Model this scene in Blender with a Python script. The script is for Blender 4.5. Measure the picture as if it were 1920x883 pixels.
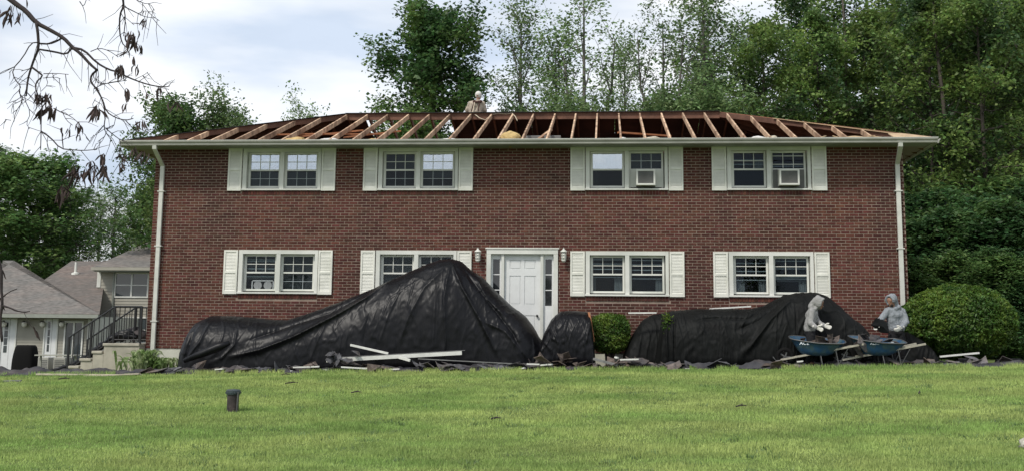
import bpy, math, random
import numpy as np
from mathutils import Vector, Matrix
random.seed(7); RNG = np.random.default_rng(7)
for o in list(bpy.data.objects): bpy.data.objects.remove(o)
SC = bpy.context.scene; COL = SC.collection
# ------------------------------------------------------------------ camera
FPX, YAW, PITCH, ROLL, CY = 2158., .0823, .1482, .0096, 304.39
CAM = np.array([2.1775, -28.679, .8665])
_F = np.array([-np.sin(YAW)*np.cos(PITCH), np.cos(YAW)*np.cos(PITCH), np.sin(PITCH)])
_R = np.array([np.cos(YAW), np.sin(YAW), 0.]); _U = np.cross(_R, _F)
_c, _s = np.cos(ROLL), np.sin(ROLL); _R2 = _c*_R + _s*_U; _U2 = _c*_U - _s*_R
cam = bpy.data.objects.new('camera', bpy.data.cameras.new('camera')); COL.objects.link(cam)
cam.data.sensor_width = 36; cam.data.lens = 36*FPX/1920; cam.data.shift_y = (CY-441.5)/1920
cam.data.clip_end = 2000; cam.data.clip_start = .1
cam.matrix_world = Matrix(((_R2[0], _U2[0], -_F[0], CAM[0]), (_R2[1], _U2[1], -_F[1], CAM[1]), (_R2[2], _U2[2], -_F[2], CAM[2]), (0, 0, 0, 1)))
SC.camera = cam
def W(px, py, y):
    """world point on the upright plane at depth y that the measured photo point belongs to"""
    d = _F+(px-960)/FPX*_R2-(py-CY)/FPX*_U2
    return CAM+d*((y-CAM[1])/d[1])
# ------------------------------------------------------------------ world, sun, exposure
SUN_AZ, SUN_EL = math.radians(216), math.radians(50)      # from the front left
world = bpy.data.worlds.new("World"); SC.world = world; world.use_nodes = True
nt = world.node_tree; nt.nodes.clear()
def nn(nt, t, **k):
    n = nt.nodes.new(t)
    for a, b in k.items(): setattr(n, a, b)
    return n
sky = nn(nt, 'ShaderNodeTexSky', sky_type='NISHITA', sun_disc=False, sun_elevation=SUN_EL, sun_rotation=SUN_AZ, air_density=1.0, dust_density=1.5, ozone_density=1.2)
tc = nn(nt, 'ShaderNodeTexCoord'); mp = nn(nt, 'ShaderNodeMapping'); mp.inputs['Scale'].default_value = (1.4, 1.4, 5.0)
mp.inputs['Location'].default_value = (.35, .2, .1)
nz = nn(nt, 'ShaderNodeTexNoise'); nz.inputs['Scale'].default_value = 1.5; nz.inputs['Detail'].default_value = 6; nz.inputs['Roughness'].default_value = .52
cr = nn(nt, 'ShaderNodeValToRGB'); cr.color_ramp.elements[0].position = .36; cr.color_ramp.elements[1].position = .6
cr.color_ramp.elements[0].color = (.55, .55, .55, 1); cr.color_ramp.elements[1].color = (1, 1, 1, 1)
nz2 = nn(nt, 'ShaderNodeTexNoise'); nz2.inputs['Scale'].default_value = 2.6; nz2.inputs['Detail'].default_value = 5
cr2 = nn(nt, 'ShaderNodeValToRGB'); cr2.color_ramp.elements[0].position = .36; cr2.color_ramp.elements[1].position = .58
cr2.color_ramp.elements[0].color = (6.3, 7.25, 8.7, 1); cr2.color_ramp.elements[1].color = (9.9, 10.1, 10.4, 1)
mx = nn(nt, 'ShaderNodeMix', data_type='RGBA'); bg = nn(nt, 'ShaderNodeBackground'); bg.inputs['Strength'].default_value = .1
wo = nn(nt, 'ShaderNodeOutputWorld'); L = nt.links.new
L(tc.outputs['Generated'], mp.inputs['Vector']); L(mp.outputs[0], nz.inputs['Vector']); L(mp.outputs[0], nz2.inputs['Vector'])
L(nz.outputs['Fac'], cr.inputs[0]); L(nz2.outputs['Fac'], cr2.inputs[0])
L(cr.outputs[0], mx.inputs['Factor']); L(sky.outputs[0], mx.inputs['A']); L(cr2.outputs[0], mx.inputs['B']); L(mx.outputs['Result'], bg.inputs['Color']); L(bg.outputs[0], wo.inputs[0])
sun = bpy.data.objects.new('sun', bpy.data.lights.new('sun', 'SUN')); COL.objects.link(sun)
sun.data.energy = 2.7; sun.data.angle = math.radians(9); sun.data.color = (1, .95, .87)
sdir = Vector((math.sin(SUN_AZ)*math.cos(SUN_EL), math.cos(SUN_AZ)*math.cos(SUN_EL), math.sin(SUN_EL)))
sun.rotation_euler = sdir.to_track_quat('Z', 'Y').to_euler(); sun.location = sdir*60
SC.view_settings.view_transform = 'Standard'; SC.view_settings.look = 'None'; SC.view_settings.exposure = .14; SC.view_settings.gamma = 1
# ------------------------------------------------------------------ materials
MATS = {}
def mat(name, col, rough=.7, var=0., vscale=6., bump=0., bscale=40., spec=.4, metal=0., attr=0., island=0., objrnd=0., stretch=(1, 1, 1), col2=None, c2scale=1.2, c2lo=.45, c2hi=.62, trans=0., sheen=0., hue=0., obj_coords=False, ridged=False):
    m = bpy.data.materials.new(name); m.use_nodes = True; t = m.node_tree; b = t.nodes['Principled BSDF']
    b.inputs['Roughness'].default_value = rough; b.inputs['Specular IOR Level'].default_value = spec; b.inputs['Metallic'].default_value = metal
    L = t.links.new; g = t.nodes.new('ShaderNodeTexCoord' if obj_coords else 'ShaderNodeNewGeometry'); mpg = t.nodes.new('ShaderNodeMapping'); mpg.inputs['Scale'].default_value = stretch
    L(g.outputs['Object' if obj_coords else 'Position'], mpg.inputs['Vector']); P = mpg.outputs[0]
    c = t.nodes.new('ShaderNodeRGB'); c.outputs[0].default_value = (*col, 1); cur = c.outputs[0]
    if col2:
        n = t.nodes.new('ShaderNodeTexNoise'); n.inputs['Scale'].default_value = c2scale; n.inputs['Detail'].default_value = 5; L(P, n.inputs['Vector'])
        r = t.nodes.new('ShaderNodeMapRange'); r.inputs['From Min'].default_value = c2lo; r.inputs['From Max'].default_value = c2hi; L(n.outputs['Fac'], r.inputs['Value'])
        mi = t.nodes.new('ShaderNodeMix'); mi.data_type = 'RGBA'; L(r.outputs[0], mi.inputs['Factor']); L(cur, mi.inputs['A']); mi.inputs['B'].default_value = (*col2, 1); cur = mi.outputs['Result']
    fac = None
    def addf(sock, amp):
        nonlocal fac
        r = t.nodes.new('ShaderNodeMapRange'); r.inputs['To Min'].default_value = 1-amp; r.inputs['To Max'].default_value = 1+amp; L(sock, r.inputs['Value'])
        if fac is None: fac = r.outputs[0]
        else:
            q = t.nodes.new('ShaderNodeMath'); q.operation = 'MULTIPLY'; L(fac, q.inputs[0]); L(r.outputs[0], q.inputs[1]); fac = q.outputs[0]
    if var:
        n = t.nodes.new('ShaderNodeTexNoise'); n.inputs['Scale'].default_value = vscale; n.inputs['Detail'].default_value = 6; L(P, n.inputs['Vector'])
        r = t.nodes.new('ShaderNodeMapRange'); r.inputs['From Min'].default_value = .3; r.inputs['From Max'].default_value = .7; L(n.outputs['Fac'], r.inputs['Value']); addf(r.outputs[0], var)
    rs = None
    if attr:
        a = t.nodes.new('ShaderNodeAttribute'); a.attribute_name = 'rnd'; addf(a.outputs['Fac'], attr); rs = a.outputs['Fac']
    if island:
        a = t.nodes.new('ShaderNodeNewGeometry'); addf(a.outputs['Random Per Island'], island); rs = a.outputs['Random Per Island']
    if objrnd:
        a = t.nodes.new('ShaderNodeObjectInfo'); addf(a.outputs['Random'], objrnd); rs = rs or a.outputs['Random']
    if fac is not None:
        v = t.nodes.new('ShaderNodeVectorMath'); v.operation = 'SCALE'; L(cur, v.inputs[0]); L(fac, v.inputs['Scale']); cur = v.outputs[0]
    if hue and rs is not None:
        h = t.nodes.new('ShaderNodeHueSaturation'); r = t.nodes.new('ShaderNodeMapRange'); r.inputs['To Min'].default_value = .5-hue; r.inputs['To Max'].default_value = .5+hue
        q = t.nodes.new('ShaderNodeMath'); q.operation = 'MULTIPLY'; q.inputs[1].default_value = 7.13; L(rs, q.inputs[0])
        q2 = t.nodes.new('ShaderNodeMath'); q2.operation = 'FRACT'; L(q.outputs[0], q2.inputs[0]); L(q2.outputs[0], r.inputs['Value']); L(r.outputs[0], h.inputs['Hue']); L(cur, h.inputs['Color']); cur = h.outputs[0]
    L(cur, b.inputs['Base Color'])
    if bump:
        n = t.nodes.new('ShaderNodeTexNoise'); n.noise_type = 'RIDGED_MULTIFRACTAL' if ridged else 'FBM'; n.inputs['Scale'].default_value = bscale; n.inputs['Detail'].default_value = 5; L(P, n.inputs['Vector'])
        bb = t.nodes.new('ShaderNodeBump'); bb.inputs['Strength'].default_value = bump; bb.inputs['Distance'].default_value = .02; L(n.outputs['Fac'], bb.inputs['Height']); L(bb.outputs[0], b.inputs['Normal'])
    if trans:
        tr = t.nodes.new('ShaderNodeBsdfTranslucent'); L(cur, tr.inputs['Color']); ms = t.nodes.new('ShaderNodeMixShader'); ms.inputs[0].default_value = trans
        out = t.nodes['Material Output']; L(b.outputs[0], ms.inputs[1]); L(tr.outputs[0], ms.inputs[2]); L(ms.outputs[0], out.inputs['Surface'])
    MATS[name] = m; return m
mat('brick', (.096, .034, .025), .85, stretch=(1, 1, .4), var=.22, vscale=9, bump=.25, bscale=90, attr=.28, spec=.2, hue=.012, col2=(.066, .026, .021), c2scale=.7, c2lo=.42, c2hi=.62)
mat('mortar', (.265, .205, .165), .95, var=.2, vscale=4, spec=.1)
mat('white_trim', (.66, .66, .61), .5, var=.05, vscale=3, col2=(.56, .57, .52), c2scale=.9)
mat('shutter_paint', (.72, .715, .645), .55, var=.06, vscale=5, col2=(.62, .62, .55), c2scale=1.6)
mat('door_paint', (.68, .69, .68), .45, var=.04)
mat('gutter_metal', (.33, .325, .285), .45, var=.14, vscale=2.5, spec=.5)
mat('gutter_lip', (.56, .56, .51), .45, var=.1)
mat('soffit_paint', (.27, .285, .25), .7, var=.08)
mat('brown_soffit', (.26, .22, .19), .8, var=.1)
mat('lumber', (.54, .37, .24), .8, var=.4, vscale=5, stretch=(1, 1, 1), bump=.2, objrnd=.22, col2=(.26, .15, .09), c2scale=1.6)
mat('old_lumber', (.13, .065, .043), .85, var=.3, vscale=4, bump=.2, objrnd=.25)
mat('sunlit_plywood', (.27, .105, .065), .8, var=.3, vscale=2.2, col2=(.16, .065, .042), c2scale=.8, bump=.15)  # sun on the right hip's underside put into the sheathing colour
mat('tan_plywood', (.42, .30, .18), .8, var=.2, vscale=5)
mat('glass_dark', (.012, .014, .016), .04, spec=.8)
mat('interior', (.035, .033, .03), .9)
mat('curtain', (.62, .66, .70), .9, var=.12, vscale=12)
mat('grey_curtain', (.22, .23, .235), .9, var=.2, vscale=16, stretch=(6, 1, .4))
mat('blind', (.42, .45, .46), .6)
mat('black_metal', (.012, .012, .013), .45, spec=.5)
mat('concrete', (.40, .37, .30), .9, var=.13, vscale=5, bump=.2, col2=(.33, .31, .25), c2scale=1.3)
mat('foundation', (.52, .52, .44), .9, var=.1, vscale=3, bump=.1)
mat('tarp', (.0040, .0041, .0055), .42, var=.35, vscale=3, bump=.9, bscale=4.5, spec=.22, ridged=True)
mat('felt_black', (.0052, .0058, .0056), .65, var=.6, vscale=2, bump=.6, bscale=6, spec=.16, ridged=True)
mat('shingle', (.085, .085, .092), .9, col2=(.12, .095, .08), c2scale=.9, var=.35, vscale=14, bump=.4, bscale=120, objrnd=.4, spec=.15, island=.35)
mat('felt', (.045, .045, .050), .85, var=.5, vscale=3, bump=.6, bscale=18, spec=.2, col2=(.07, .062, .062), c2scale=2.2)
mat('soil', (.06, .045, .035), .95, var=.3, vscale=6, bump=.6, bscale=25)
mat('board_white', (.62, .62, .58), .6, var=.12, vscale=7)
mat('board_pale', (.45, .40, .31), .8, var=.22, vscale=6)
mat('board_grey', (.17, .17, .165), .8, var=.2, vscale=5)
mat('orange_wood', (.36, .15, .07), .8, var=.2)
mat('insulation', (.50, .36, .16), .95, var=.3, vscale=9, bump=.8, bscale=25)
mat('siding', (.32, .305, .255), .7, var=.06, vscale=2)
mat('far_roof', (.135, .127, .117), .9, var=.35, vscale=5, stretch=(1, 1, 5), col2=(.165, .145, .13), c2scale=.7, bump=.3, bscale=12)
mat('brown_roof', (.120, .105, .093), .9, var=.35, vscale=5, stretch=(1, 1, 5), col2=(.15, .118, .10), c2scale=.55, bump=.3, bscale=12)
mat('far_glass', (.05, .06, .065), .08, spec=.9)
mat('barrow_blue', (.019, .064, .135), .38, var=.15, vscale=9, spec=.5, col2=(.05, .09, .11), c2scale=7)
mat('handle_wood', (.33, .31, .25), .75, var=.25, vscale=10)
mat('steel', (.13, .13, .13), .5, metal=.6, var=.2)
mat('rubber', (.006, .006, .006), .85, spec=.15)
mat('logo_white', (.6, .65, .68), .5)
mat('hoodie', (.265, .262, .255), .95, var=.12, vscale=20, bump=.4, bscale=30)
mat('hoodie_blue', (.215, .232, .25), .95, var=.25, vscale=26, bump=.4, bscale=30)
mat('beige_shirt', (.40, .34, .27), .95, var=.18, vscale=14, bump=.4, bscale=24)
mat('trousers', (.010, .010, .012), .9)
mat('brown_trousers', (.09, .06, .045), .9)
mat('glove', (.62, .60, .55), .9)
mat('skin', (.26, .14, .095), .6)
mat('dark_beard', (.02, .015, .012), .9)
mat('cap_white', (.62, .60, .57), .8)
mat('strap', (.06, .025, .02), .8)
mat('boot', (.03, .022, .018), .7)
mat('rope', (.50, .43, .32), .9)
mat('pipe_iron', (.030, .022, .022), .55, var=.5, vscale=14, bump=.3, col2=(.05, .035, .032), c2scale=9, spec=.5)
mat('pipe_cap', (.035, .048, .052), .45, var=.4, vscale=25)
mat('bark', (.060, .050, .040), .9, var=.35, vscale=5, bump=.6, bscale=14, stretch=(1, 1, .4))
mat('bark_grey', (.12, .112, .10), .9, var=.35, vscale=5, bump=.5, bscale=14, stretch=(1, 1, .4))
mat('twig', (.035, .026, .026), .85, var=.3, vscale=20)
mat('dead_leaf', (.062, .042, .038), .85, var=.3, vscale=14, objrnd=.5, trans=.12)
def leafmat(n, c, **k):
    return mat(n, c, .5, island=.5, spec=.35, trans=.40, hue=.022, **k)
leafmat('leaf_dark', (.050, .105, .034), objrnd=.15, col2=(.105, .175, .045), c2scale=.5)
leafmat('leaf_mid', (.085, .160, .048), objrnd=.2, col2=(.155, .235, .068), c2scale=.45)
leafmat('leaf_pale', (.18, .265, .105), objrnd=.2, col2=(.125, .20, .075), c2scale=.6)
leafmat('leaf_forest', (.050, .100, .036), objrnd=.25, col2=(.175, .265, .068), c2scale=.5, c2lo=.41, c2hi=.57)
leafmat('leaf_under', (.048, .105, .036), objrnd=.2, col2=(.105, .185, .052), c2scale=.6)
leafmat('yew', (.058, .120, .022), col2=(.135, .215, .035), c2scale=1.6)
leafmat('box', (.065, .130, .022), col2=(.145, .220, .034), c2scale=2.5)
leafmat('hosta', (.13, .23, .070), col2=(.34, .42, .23), c2scale=3)
mat('grass', (.395, .475, .160), .75, attr=.42, spec=.15, trans=.3, var=.16, vscale=.9, col2=(.245, .365, .105), c2scale=.55, c2lo=.42, c2hi=.62, stretch=(.55, 1.3, 1))
mat('turf', (.11, .145, .045), .95, var=.22, vscale=5, bump=.9, bscale=28, col2=(.12, .17, .05), c2scale=.5, spec=.1)
mat('forest_floor', (.035, .04, .02), .95, var=.3, vscale=1.5)
mat('asphalt', (.30, .29, .27), .9, var=.12, vscale=2, bump=.1)
mat('rock', (.42, .40, .34), .9, var=.25, vscale=8, bump=.6, bscale=14)
mat('car_paint', (.02, .024, .03), .25, spec=.8)
mat('lamp_glass', (.75, .73, .66), .3)
# ------------------------------------------------------------------ mesh helpers
def mesh(name, V, F, m=None, smooth=False, rnd=None):
    me = bpy.data.meshes.new(name)
    if isinstance(V, np.ndarray) and isinstance(F, np.ndarray) and F.ndim == 2:
        n, k = F.shape
        me.vertices.add(len(V)); me.vertices.foreach_set('co', V.astype(np.float32).ravel())
        me.loops.add(n*k); me.loops.foreach_set('vertex_index', F.astype(np.int32).ravel())
        me.polygons.add(n); me.polygons.foreach_set('loop_start', np.arange(0, n*k, k, dtype=np.int32)); me.polygons.foreach_set('loop_total', np.full(n, k, dtype=np.int32))
        me.update(calc_edges=True); me.validate()
    else: me.from_pydata([tuple(v) for v in V], [], F); me.update()
    if smooth: me.polygons.foreach_set('use_smooth', [True]*len(me.polygons))
    if rnd is not None:
        a = me.attributes.new('rnd', 'FLOAT', 'FACE'); a.data.foreach_set('value', np.asarray(rnd, dtype=np.float32))
    for q in ([m] if not isinstance(m, (list, tuple)) else m):
        if q: me.materials.append(MATS[q])
    return me
def link(name, me, parent=None, loc=None):
    o = bpy.data.objects.new(name, me); COL.objects.link(o)
    if parent is not None:
        o.parent = parent
        if loc is None: o.matrix_parent_inverse = Matrix.Translation(parent_loc(parent)).inverted()
    if loc is not None: o.location = loc
    return o
def parent_loc(p):
    v = Vector((0, 0, 0))
    while p is not None: v += p.location+(p.matrix_parent_inverse.translation if p.parent else Vector((0, 0, 0))); p = p.parent
    return v
def tag(o, label=None, cat=None, group=None, kind=None):
    if label: o['label'] = label
    if cat: o['category'] = cat
    if group: o['group'] = group
    if kind: o['kind'] = kind
    return o
def thing(name, loc, label, cat, group=None):
    o = bpy.data.objects.new(name, None); COL.objects.link(o); o.location = loc; o.empty_display_size = .2
    return tag(o, label, cat, group)
class MB:
    def __init__(s): s.v = []; s.f = []; s.r = []
    def poly(s, pts, faces, r=None):
        n = len(s.v); s.v += [tuple(map(float, p)) for p in pts]; s.f += [tuple(i+n for i in f) for f in faces]; s.r += [random.random() if r is None else r]*len(faces); return s
    def box(s, a, b, r=None):
        x0, y0, z0 = a; x1, y1, z1 = b
        return s.poly([(x0, y0, z0), (x1, y0, z0), (x1, y1, z0), (x0, y1, z0), (x0, y0, z1), (x1, y0, z1), (x1, y1, z1), (x0, y1, z1)],
                      [(3, 2, 1, 0), (4, 5, 6, 7), (0, 1, 5, 4), (1, 2, 6, 5), (2, 3, 7, 6), (3, 0, 4, 7)], r)
    def beam(s, p, q, w, h, up=(0, 0, 1), r=None):
        p = Vector(p); q = Vector(q); d = (q-p).normalized(); u = Vector(up); sd = d.cross(u).normalized(); u = sd.cross(d).normalized()
        pts = [e+sd*(a*w/2)+u*(b*h/2) for e in (p, q) for a, b in ((-1, -1), (1, -1), (1, 1), (-1, 1))]
        return s.poly(pts, [(0, 1, 2, 3), (7, 6, 5, 4), (0, 4, 5, 1), (1, 5, 6, 2), (2, 6, 7, 3), (3, 7, 4, 0)], r)
    def tube(s, pts, rad, n=6, cap=True, r=None):
        pts = [Vector(p) for p in pts]; m = len(pts); rad = rad if hasattr(rad, '__len__') else [rad]*m; base = len(s.v); fs = []; ref = None; rr = random.random() if r is None else r
        for i, p in enumerate(pts):
            d = (pts[min(i+1, m-1)]-pts[max(i-1, 0)])
            d = d.normalized() if d.length > 1e-9 else Vector((0, 0, 1))
            if ref is None: ref = Vector((1, 0, 0)) if abs(d.x) < .8 else Vector((0, 1, 0))
            a = d.cross(ref).normalized(); b = a.cross(d).normalized(); ref = b*-1 if False else b
            ref = b
            for k in range(n):
                t = 2*math.pi*k/n; s.v.append(tuple(p+a*(math.cos(t)*rad[i])+b*(math.sin(t)*rad[i])))
            ref = b.copy(); ref = ref if abs(d.dot(ref)) < .99 else Vector((0, 1, 0))
        for i in range(m-1):
            for k in range(n): fs.append((base+i*n+k, base+i*n+(k+1) % n, base+(i+1)*n+(k+1) % n, base+(i+1)*n+k))
        if cap: fs.append(tuple(base+k for k in range(n))[::-1]); fs.append(tuple(base+(m-1)*n+k for k in range(n)))
        s.f += fs; s.r += [rr]*len(fs); return s
    def lathe(s, c, prof, n=16, axis='z'):
        base = len(s.v); m = len(prof)
        for (rr, h) in prof:
            for k in range(n):
                t = 2*math.pi*k/n; a, b = rr*math.cos(t), rr*math.sin(t)
                p = (a, b, h) if axis == 'z' else ((a, h, b) if axis == 'y' else (h, a, b))
                s.v.append((c[0]+p[0], c[1]+p[1], c[2]+p[2]))
        for i in range(m-1):
            for k in range(n): s.f.append((base+i*n+k, base+i*n+(k+1) % n, base+(i+1)*n+(k+1) % n, base+(i+1)*n+k)); s.r.append(.5)
        s.f.append(tuple(base+k for k in range(n))[::-1]); s.f.append(tuple(base+(m-1)*n+k for k in range(n))); s.r += [.5, .5]
        return s
    def build(s, name, m, parent=None, smooth=False, bevel=0, attr=False):
        me = mesh(name, s.v, s.f, m, smooth, s.r if attr else None)
        o = link(name, me, parent)
        if bevel:
            b = o.modifiers.new('bevel', 'BEVEL'); b.width = bevel; b.segments = 2; b.limit_method = 'ANGLE'
        return o
def copy_tree(o, parent=None):
    c = o.copy(); COL.objects.link(c)
    if parent is not None: c.parent = parent
    for ch in list(o.children): copy_tree(ch, c)
    return c
# smooth value noise (numpy)
def vnoise(x, y, seed=0):
    xi = np.floor(x).astype(np.int64); yi = np.floor(y).astype(np.int64); fx = x-xi; fy = y-yi
    fx = fx*fx*(3-2*fx); fy = fy*fy*(3-2*fy)
    def h(a, b):
        n = (a*374761393+b*668265263+seed*974711) & 0xffffffff; n = ((n ^ (n >> 13))*1274126177) & 0xffffffff; return ((n ^ (n >> 16)) & 0xffff)/65535.
    return (h(xi, yi)*(1-fx)+h(xi+1, yi)*fx)*(1-fy)+(h(xi, yi+1)*(1-fx)+h(xi+1, yi+1)*fx)*fy
def fbm(x, y, o=4, seed=0):
    v = 0; a = .5
    for i in range(o): v = v+a*vnoise(x*2**i, y*2**i, seed+i); a *= .5
    return v/(1-.5**o)
# ------------------------------------------------------------------ terrain
_PY = [-60, -28, -19, -14.7, -12, -9.7, -7, -5, -3.9, -3.3, 40]
_PZ = [-1.3, -1.12, -1.0, -.80, -.60, -.42, -.22, -.07, -.015, .0, .0]
def G(x, y):
    x = np.asarray(x, float); y = np.asarray(y, float)
    z = np.interp(y, _PY, _PZ)+.065+.0205*np.clip(x, -14, 12)
    s = np.clip((-x-11.2)/4.5, 0, 1); s = s*s*(3-2*s); q = np.clip((y+2.2)/4.0, 0, 1); q = q*q*(3-2*q)
    z = z-.50*s*q
    s2 = np.clip((x-11)/10, 0, 1); z = z-.12*s2*np.clip((y+3)/10, 0, 1)
    return z+.05*(fbm(x*.35+9, y*.35+4, 2)-.5)*(y < -3.5)
def sheet(name, xs, ys, m, dz=0., label=None):
    X, Y = np.meshgrid(xs, ys); V = np.stack([X, Y, G(X, Y)+dz], -1).reshape(-1, 3); nx = len(xs); ny = len(ys)
    i, j = np.meshgrid(np.arange(nx-1), np.arange(ny-1)); a = (j*nx+i).ravel(); F = np.stack([a, a+1, a+1+nx, a+nx], 1)
    o = link(name, mesh(name, V, F, m, True)); tag(o, label, kind='structure'); return o
xs = np.unique(np.concatenate([[-700, -350, -180, -90, -60], np.arange(-45, 46, 1.), np.arange(-17, 17, .5), [60, 90, 180, 350, 700]]))
ys = np.unique(np.concatenate([[-90, -60, -45], np.arange(-34, -15, .7), np.arange(-15, 8, .35), np.arange(8, 60, 2.), [80, 120, 200, 400, 900]]))
sheet('lawn', xs, ys, 'turf', 0, 'sloping green lawn rising to the brick house')
sheet('flower_bed', np.linspace(-9.9, 11.5, 60), np.linspace(-3.25, -.02, 12), 'soil', .006, 'bare strip of earth along the front wall')
sheet('forest_floor', np.linspace(-60, 60, 50), np.linspace(11.5, 60, 20), 'forest_floor', .006, 'dark leaf litter under the trees behind the house')
X, Y = np.meshgrid(np.linspace(13.2, 30, 16), np.linspace(1.2, 34, 24)); X = X+(Y-1)*.30
V = np.stack([X, Y, G(X, Y)+.010], -1).reshape(-1, 3); a = (np.arange(23)[:, None]*16+np.arange(15)[None]).ravel(); F = np.stack([a, a+1, a+17, a+16], 1)
tag(link('driveway', mesh('driveway', V, F, 'asphalt', True)), 'pale grey driveway beyond the big round bush', kind='structure')
# grass blades
def grass():
    n = 430000; d = 12.2+(26.3-12.2)*RNG.random(n)**.95
    y = CAM[1]+d; hw = d*.475; x = CAM[0]-np.tan(YAW)*d+(RNG.random(n)*2-1)*hw
    k = y < -3.28+.12*np.sin(x*3.1)*np.cos(x*1.3); x, y = x[k], y[k]; n = len(x)
    tall = .25+1.5*fbm(x*1.9, y*2.6, 4, 5); edge = np.clip((y+3.6)*2, 0, 1)*.5
    h = (.022+.038*RNG.random(n)**1.5)*tall*(1+edge); w = .0045+.0045*RNG.random(n); a = RNG.random(n)*math.pi; l = (RNG.random((n, 2))-.5)*.045
    z = G(x, y)-.004; cx, sx = np.cos(a)*w, np.sin(a)*w
    V = np.empty((n, 3, 3)); V[:, 0] = np.stack([x-cx, y-sx, z], 1); V[:, 1] = np.stack([x+cx, y+sx, z], 1); V[:, 2] = np.stack([x+l[:, 0], y+l[:, 1], z+h], 1)
    r = np.clip(.45*RNG.random(n)+.62*(fbm(x*2.3, y*3.6, 4, 2)-.5)+.16*np.sin(x*2.9-y*1.1)*0+.30, 0, 1)
    o = link('grass', mesh('grass', V.reshape(-1, 3), np.arange(n*3).reshape(-1, 3), 'grass', False, r)); tag(o, 'short mown green grass covering the sloping front lawn', 'grass', kind='stuff')
grass()
# ------------------------------------------------------------------ brick house
HX, HY = 9.46, 7.98
GZ = 5.627                      # eave height
Z_BB = .44                      # lowest brick
Z_TOP = 5.54                    # soffit
EX = 10.06; RUN = 4.64; RISE = 1.548; RY = 3.99
house = thing('brick_house', (0, 0, 0), 'two-storey red brick house stripped down to bare roof rafters', 'house')
WX = (-7.514, -3.983, 1.29, 4.80); WW = 2.807
ROWS = ((5.54, 4.441), (2.93, 1.826)); SHW = .375
openings = []
for X0 in WX:
    for zt, zb in ROWS: openings.append((X0+SHW, X0+WW-SHW, zb, zt))
DOOR = (-.80, .985, .33, 2.97); openings.append(DOOR)
def grid_wall(mb, x0, x1, z0, z1, ops, y, thick):
    xs = sorted({x0, x1} | {v for o in ops for v in (o[0], o[1])}); zs = sorted({z0, z1} | {min(max(v, z0), z1) for o in ops for v in (o[2], o[3])})
    for i in range(len(xs)-1):
        for j in range(len(zs)-1):
            cx, cz = (xs[i]+xs[i+1])/2, (zs[j]+zs[j+1])/2
            if any(o[0] < cx < o[1] and o[2] < cz < o[3] for o in ops): continue
            mb.box((xs[i], y, zs[j]), (xs[i+1], y+thick, zs[j+1]))
m = MB(); grid_wall(m, -HX, HX, Z_BB, Z_TOP, openings, 0, .22)
m.box((-HX, .22, Z_BB), (-HX+.2, HY, Z_TOP)); m.box((HX-.2, .22, Z_BB), (HX, HY, Z_TOP)); m.box((-HX+.2, HY-.2, Z_BB), (HX-.2, HY, Z_TOP))
m.build('wall', 'mortar', house)
# foundation
m = MB(); m.box((-HX+.01, .012, -1.0), (HX-.01, .23, Z_BB)); m.box((-HX+.01, .23, -1.2), (-HX+.25, HY-.02, Z_BB)); m.box((HX-.25, .23, -1.0), (HX-.01, HY-.02, Z_BB)); m.build('foundation', 'foundation', house)
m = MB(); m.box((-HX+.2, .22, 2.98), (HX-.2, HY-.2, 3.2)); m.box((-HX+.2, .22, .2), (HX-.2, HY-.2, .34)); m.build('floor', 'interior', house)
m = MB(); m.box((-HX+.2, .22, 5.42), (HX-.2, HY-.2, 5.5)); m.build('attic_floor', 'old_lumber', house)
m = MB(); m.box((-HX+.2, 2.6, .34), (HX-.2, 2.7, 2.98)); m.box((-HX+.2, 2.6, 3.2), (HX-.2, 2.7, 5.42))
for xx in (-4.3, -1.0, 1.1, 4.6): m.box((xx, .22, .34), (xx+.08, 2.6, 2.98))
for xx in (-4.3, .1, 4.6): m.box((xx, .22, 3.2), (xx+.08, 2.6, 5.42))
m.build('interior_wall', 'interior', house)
# bricks: running bond
CH = (Z_TOP-.02-Z_BB)/71.; BL = .2185; JT = .0125
cells = []
def clip_brick(a, b, z0, z1):
    out = [(a, b)]
    for o in openings:
        zc0, zc1 = o[2]-.004, o[3]+.004
        pad = .0
        if z1 > zc0 - (.13 if o[3] < 2.95 or o[3] > 5 else 0) and z0 < zc1:
            lo, hi = o[0]-pad, o[1]+pad; new = []
            for s, e in out:
                if e <= lo or s >= hi: new.append((s, e))
                else:
                    if s < lo: new.append((s, lo))
                    if e > hi: new.append((hi, e))
            out = new
    return [(s, e) for s, e in out if e-s > .03]
for k in range(71):
    z0 = Z_BB+k*CH; z1 = z0+CH-JT; off = (k % 2)*BL/2
    x = -HX-off
    while x < HX:
        a, b = max(x, -HX), min(x+BL-JT, HX)
        if b-a > .04:
            for s, e in clip_brick(a, b, z0, z1): cells.append((s, e, z0, z1))
        x += BL
def area(c):    # how large it shows: nearer (right) ones first, whole ones only
    x = (c[0]+c[1])/2; z = (c[2]+c[3])/2
    d = (np.array([x, 0, z])-CAM)@_F
    hid = (z < 1.35)
    return (c[1]-c[0])/d/d*(0 if hid else 1)
cells.sort(key=area, reverse=True)
def brick_shape(c):
    x0, x1, z0, z1 = c; j = lambda: random.uniform(-.0015, .0015); d = random.uniform(-.008, -.004)
    b = .003
    fr = [(x0+b+j(), d, z0+b+j()), (x1-b+j(), d, z0+b+j()), (x1-b+j(), d, z1-b+j()), (x0+b+j(), d, z1-b+j())]
    bk = [(x0, .004, z0), (x1, .004, z0), (x1, .004, z1), (x0, .004, z1)]
    return fr+bk, [(0, 1, 2, 3), (1, 0, 4, 5), (2, 1, 5, 6), (3, 2, 6, 7), (0, 3, 7, 4)]
for c in cells[:300]:
    m = MB(); p, f = brick_shape(c); r = random.random(); m.poly(p, f, r); m.build('brick', 'brick', house, attr=True)
m = MB()
for c in cells[300:]:
    p, f = brick_shape(c); m.poly(p, f)
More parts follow.
